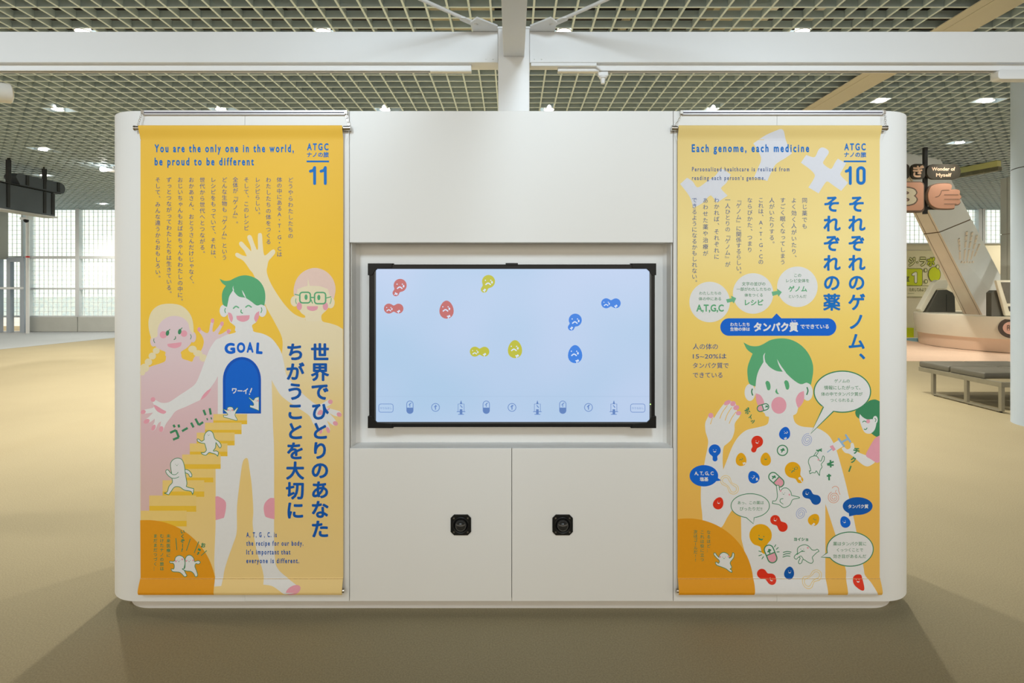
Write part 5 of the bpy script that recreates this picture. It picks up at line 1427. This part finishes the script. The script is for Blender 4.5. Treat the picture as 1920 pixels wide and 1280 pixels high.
def term(label, px, py, D, kind):
    t = thing('information_terminal', label, 'terminal', P(px, py, D))
    t.location.z = .862
    c = world_loc(t)
    if kind == 0:      # side/back view
        pts = [(c.x + u, c.z + v) for u, v in [(-.44, .0), (-.12, .62), (.12, .63), (.34, .52), (.36, .0)]]
        MB().prism(pts, c.y - .10, c.y + .06, axis='y').build('back_case', TD, t, bevel=.008)
        MB().box(c.x + .10, c.x + .112, c.y - .104, c.y - .10, c.z + .03, c.z + .50).build('case_groove', SGB, t)
        pts = [(c.x + u, c.z + v) for u, v in [(-.59, .09), (-.55, .03), (-.49, .02), (-.13, .64), (.15, .65), (.21, .84), (.17, .90), (-.08, .90), (-.17, .84)]]
        MB().prism(pts, c.y - .06, c.y + .12, axis='y').build('screen_shell', TW, t, bevel=.012)
    else:
        pts = [(c.x + u, c.z + v) for u, v in [(-.30, 0), (-.30, .56), (-.23, .62), (.3, .62), (.3, 0)]]
        MB().prism(pts, c.y - .05, c.y + .10, axis='y').build('back_case', TD, t, bevel=.008)
        q = [(-.27, .86), (.5, .86), (.5, .01), (-.04, .01)]
        MB().prism([(c.x + u, c.z + v) for u, v in q], c.y - .14, c.y - .06, axis='y').build('screen_frame', TW, t, bevel=.03, smooth=True)
        q = [(-.16, .81), (.45, .81), (.45, .31), (-.01, .31)]
        MB().prism([(c.x + u, c.z + v) for u, v in q], c.y - .146, c.y - .138, axis='y').build('screen_glass', mat('screen_off', (.12, .11, .09), .2, noise=(1.5, .3)), t)
        q = [(.01, .24), (.45, .24), (.45, .12), (.045, .12)]
        MB().prism([(c.x + u, c.z + v) for u, v in q], c.y - .146, c.y - .138, axis='y').build('card_slot', SGB, t)


term('cream terminal with dark back case, seen from behind at the left of the round counter', 1762, 584, 15.2, 0)
term('cream terminal with dark screen facing us at the right of the round counter', 1879, 595, 13.0, 1)

# ------------------------------------------------------------ bench
BS = mat('bench_leather', (.11, .105, .085), .42, noise=(6, .05), bump=(60, .1, .002))
BF = mat('bench_metal', (.30, .28, .22), .4, .6, noise=(9, .05))
t = thing('waiting_bench', 'low dark upholstered double bench on a grey metal frame, right of the kiosk', 'bench', (6.6, YD(7.4), 0))
bxl, bxr = 6.0, 7.35
MB().box(bxl, bxl + .045, YD(6.67), YD(8.03), .315, .375).build('long_rail', BF, t, bevel=.003)
MB().box(bxr - .045, bxr, YD(6.67), YD(8.03), .315, .375).build('long_rail', BF, t, bevel=.003)
MB().box(bxl + .045, bxr - .045, YD(6.67), YD(6.715), .315, .375).build('cross_rail', BF, t, bevel=.003)
MB().box(bxl + .045, bxr - .045, YD(7.985), YD(8.03), .315, .375).build('cross_rail', BF, t, bevel=.003)
for x in (bxl, bxr - .045):
    for D in (7.75, 7.18, 6.67):
        MB().box(x + .001, x + .044, YD(D), YD(D + .045), .02, .315).build('leg', BF, t, bevel=.003)
    MB().box(x + .003, x + .042, YD(6.70), YD(7.79), .012, .032).build('floor_rail', BF, t, bevel=.003)
    for D in (7.70, 7.26, 7.12, 6.70):
        MB().box(x + .01, x + .04, YD(D), YD(D + .05), 0, .012).build('foot_pad', SGB, t)
for xa, xb in ((bxl + .02, bxl + .66), (bxl + .672, bxr - .02)):
    MB().box(xa, xb, YD(7.50), YD(8.05), .376, .455).build('seat_cushion', BS, t, bevel=.018, smooth=True, seg=3)
    MB().box(xa, xb, YD(6.93), YD(7.485), .376, .455).build('seat_cushion', BS, t, bevel=.018, smooth=True, seg=3)
# ------------------------------------------------------------ hanging signs at the right
DS = 10.6
SGD = mat('sign_dark_olive', (.05, .045, .033), .7, noise=(5, .05)); SGP = mat('sign_peach', (.80, .44, .32), .6, noise=(5, .02)); SGC = mat('sign_cream', (.84, .78, .62), .5, noise=(5, .02)); SGL = ink('sign_lettering', (.90, .62, .45)); SGE = mat('sign_edge', (.20, .14, .11), .5, noise=(5, .05))


def plate(a_pts, name, m, t, th=.05, D=DS, fwd=0.0, edge=None):
    pts = [(xx(x, D), zz(y, D)) for x, y in a_pts]
    return MB().prism(pts, YD(D) - fwd, YD(D) - fwd + th, axis='y').build(name, m, t, bevel=.004)


t = thing('hanging_signs', 'sign cluster with number 3 tile, peach hand and oval reading Wonder of Myself', 'sign', P(1741, 400, DS))
MB().box(xx(1738, DS), xx(1744, DS), YD(DS) + .06, YD(DS) + .12, zz(400, DS), ZC + .05).build('hanger_pole', SGB, t)
MB().box(xx(1640, DS), xx(1775, DS), YD(DS) + .055, YD(DS) + .09, zz(326, DS), zz(318, DS)).build('cross_bar', SGB, t)
MB().box(xx(1640, DS), xx(1775, DS), YD(DS) + .055, YD(DS) + .09, zz(392, DS), zz(386, DS)).build('cross_bar', SGB, t)
plate(rrect(1738, 1801.5, 307.5, 336, 13, 8), 'oval_plate', SGD, t)
plate(rrect(1709, 1735, 307, 335.5, 8, 6), 'letter_plate', SGD, t)
plate(rrect(1668, 1706, 307, 335.5, 8, 6), 'letter_plate', SGD, t)
plate(rrect(1665, 1733.5, 340, 398.5, 8, 6), 'number_tile', SGE, t)
plate(rrect(1667, 1730.5, 342, 394.5, 7, 6), 'number_face', SGP, t, .02, fwd=.02)
ho = catmull(cc(1680, 340, 8, [(478, 170), (515, 85), (600, 45), (700, 35), (800, 40), (830, 75), (812, 125, 1), (915, 125), (950, 155), (942, 195, 1), (970, 235), (942, 272, 1), (955, 310), (925, 345), (868, 350, 1), (870, 385), (845, 406), (700, 408), (600, 398), (515, 345), (478, 260)]), True, 4)
cx_, cy_ = 1768.5, 367.5
plate([(cx_ + (x - cx_) * 1.06, cy_ + (y - cy_) * 1.08) for x, y in ho], 'hand_plate', SGE, t)
plate(ho, 'hand_face', SGP, t, .02, fwd=.02)
W = Art(t, DS - .001, None, step=.0006, es=4e-5)
W.begin('sign_lettering', 0)
W.text('Wonder of', 1747, 1791, 319.7, 9, SGL, .03); W.text('Myself', 1755, 1784, 331, 9, SGL, .03)
W.textbox('ぎ', 1711.5, 1732.5, 309.5, 332.5, SGL, .04)
W.D = DS - .022
W.begin('sign_marks', 0)
W.textbox('3', 1681.5, 1721, 349.5, 386.5, SGE, .075); W.textbox('3', 1684, 1718.5, 352, 384, SGC, .03)
for q in ([(590, 235), (640, 220), (672, 175), (690, 135), (800, 130)], [(720, 200), (935, 200)], [(720, 268), (942, 268)], [(720, 338), (905, 338)]): W.stroke(cc(1680, 340, 8, q), 1.0, SGE)
W.end()

# ------------------------------------------------------------ graphics on the partition
LIME = ink('lime', (.52, .60, .01)); OLV = ink('olive_line', (.13, .14, .03)); LMP = ink('lime_pale', (.66, .66, .34))
t = thing('wall_graphic', 'lime green lettering and number 1 graphic on the beige partition wall', 'wall graphic', (xx(1720, DP), YD(DP) - .02, zz(560, DP)))
MB().box(xx(1650, DP), xx(1756, DP), YD(DP) - .03, YD(DP) - .002, zz(556, DP), zz(470, DP)).build('graphic_panel', mat('graphic_panel', (.68, .65, .42), .6, noise=(3, .02)), t)
W = Art(t, DP - .031, None, step=.001, es=6e-5)
W.begin('printed_lettering', 0)
for ch, x0_, x1_, mf in (('ジ', 1703.5, 1716.5, LMP), ('ラ', 1724, 1736.5, LMP), ('ボ', 1738.5, 1752.5, LIME)):
    W.textbox(ch, x0_ - 1, x1_ + 1, 481, 500, OLV, .11); W.textbox(ch, x0_, x1_, 482.5, 498.5, mf, .03)
W.circle(1719.8, 491.5, 2.2, OLV); W.circle(1719.8, 491.5, 1.1, LMP)
W.fill(rrect(1655, 1729.5, 503, 536, 4, 5), OLV, False); W.fill(rrect(1656, 1728.5, 504, 535, 3.5, 5), LIME, False)
W.stroke([(1711.5, 514.5), (1716.5, 512), (1716.5, 528.5)], 6.2, OLV, smooth=False); W.stroke([(1711.8, 514.5), (1716.5, 512), (1716.5, 528.2)], 4.2, ink('sign_white', (.75, .76, .6)), smooth=False)
W.textbox('室', 1694, 1704.5, 517, 528, OLV, .04)
W.circle(1751.5, 514.5, 11.8, OLV, 14.8, n=32); W.circle(1751.5, 514.5, 10.8, LIME, 13.8, n=32)
W.circle(1757.5, 500, 3.4, OLV, 4.2); W.circle(1757.5, 500, 2.4, LMP, 3.2)
for x, y in ((1735, 506.5), (1735.5, 527.5)): W.circle(x, y, 3.4, OLV, 4.2); W.circle(x, y, 2.1, LMP, 2.9)
W.stroke([(1660, 535.5), (1736, 535.5), (1741, 538), (1742.5, 541)], .9, OLV); W.text('ためしてみよう!', 1704, 1737, 545.5, 7.5, OLV, .02); W.stroke([(1660, 556), (1732, 556.5)], .8, OLV)
W.stroke([(1701, 550), (1713, 550)], .6, OLV)
W.end()
tag(MB().box(xx(1640, DP) + .02, xx(1708, DP), YD(DP) - .12, YD(DP) - .02, 0, zz(614, DP)).build('lime_box', LIME, t))
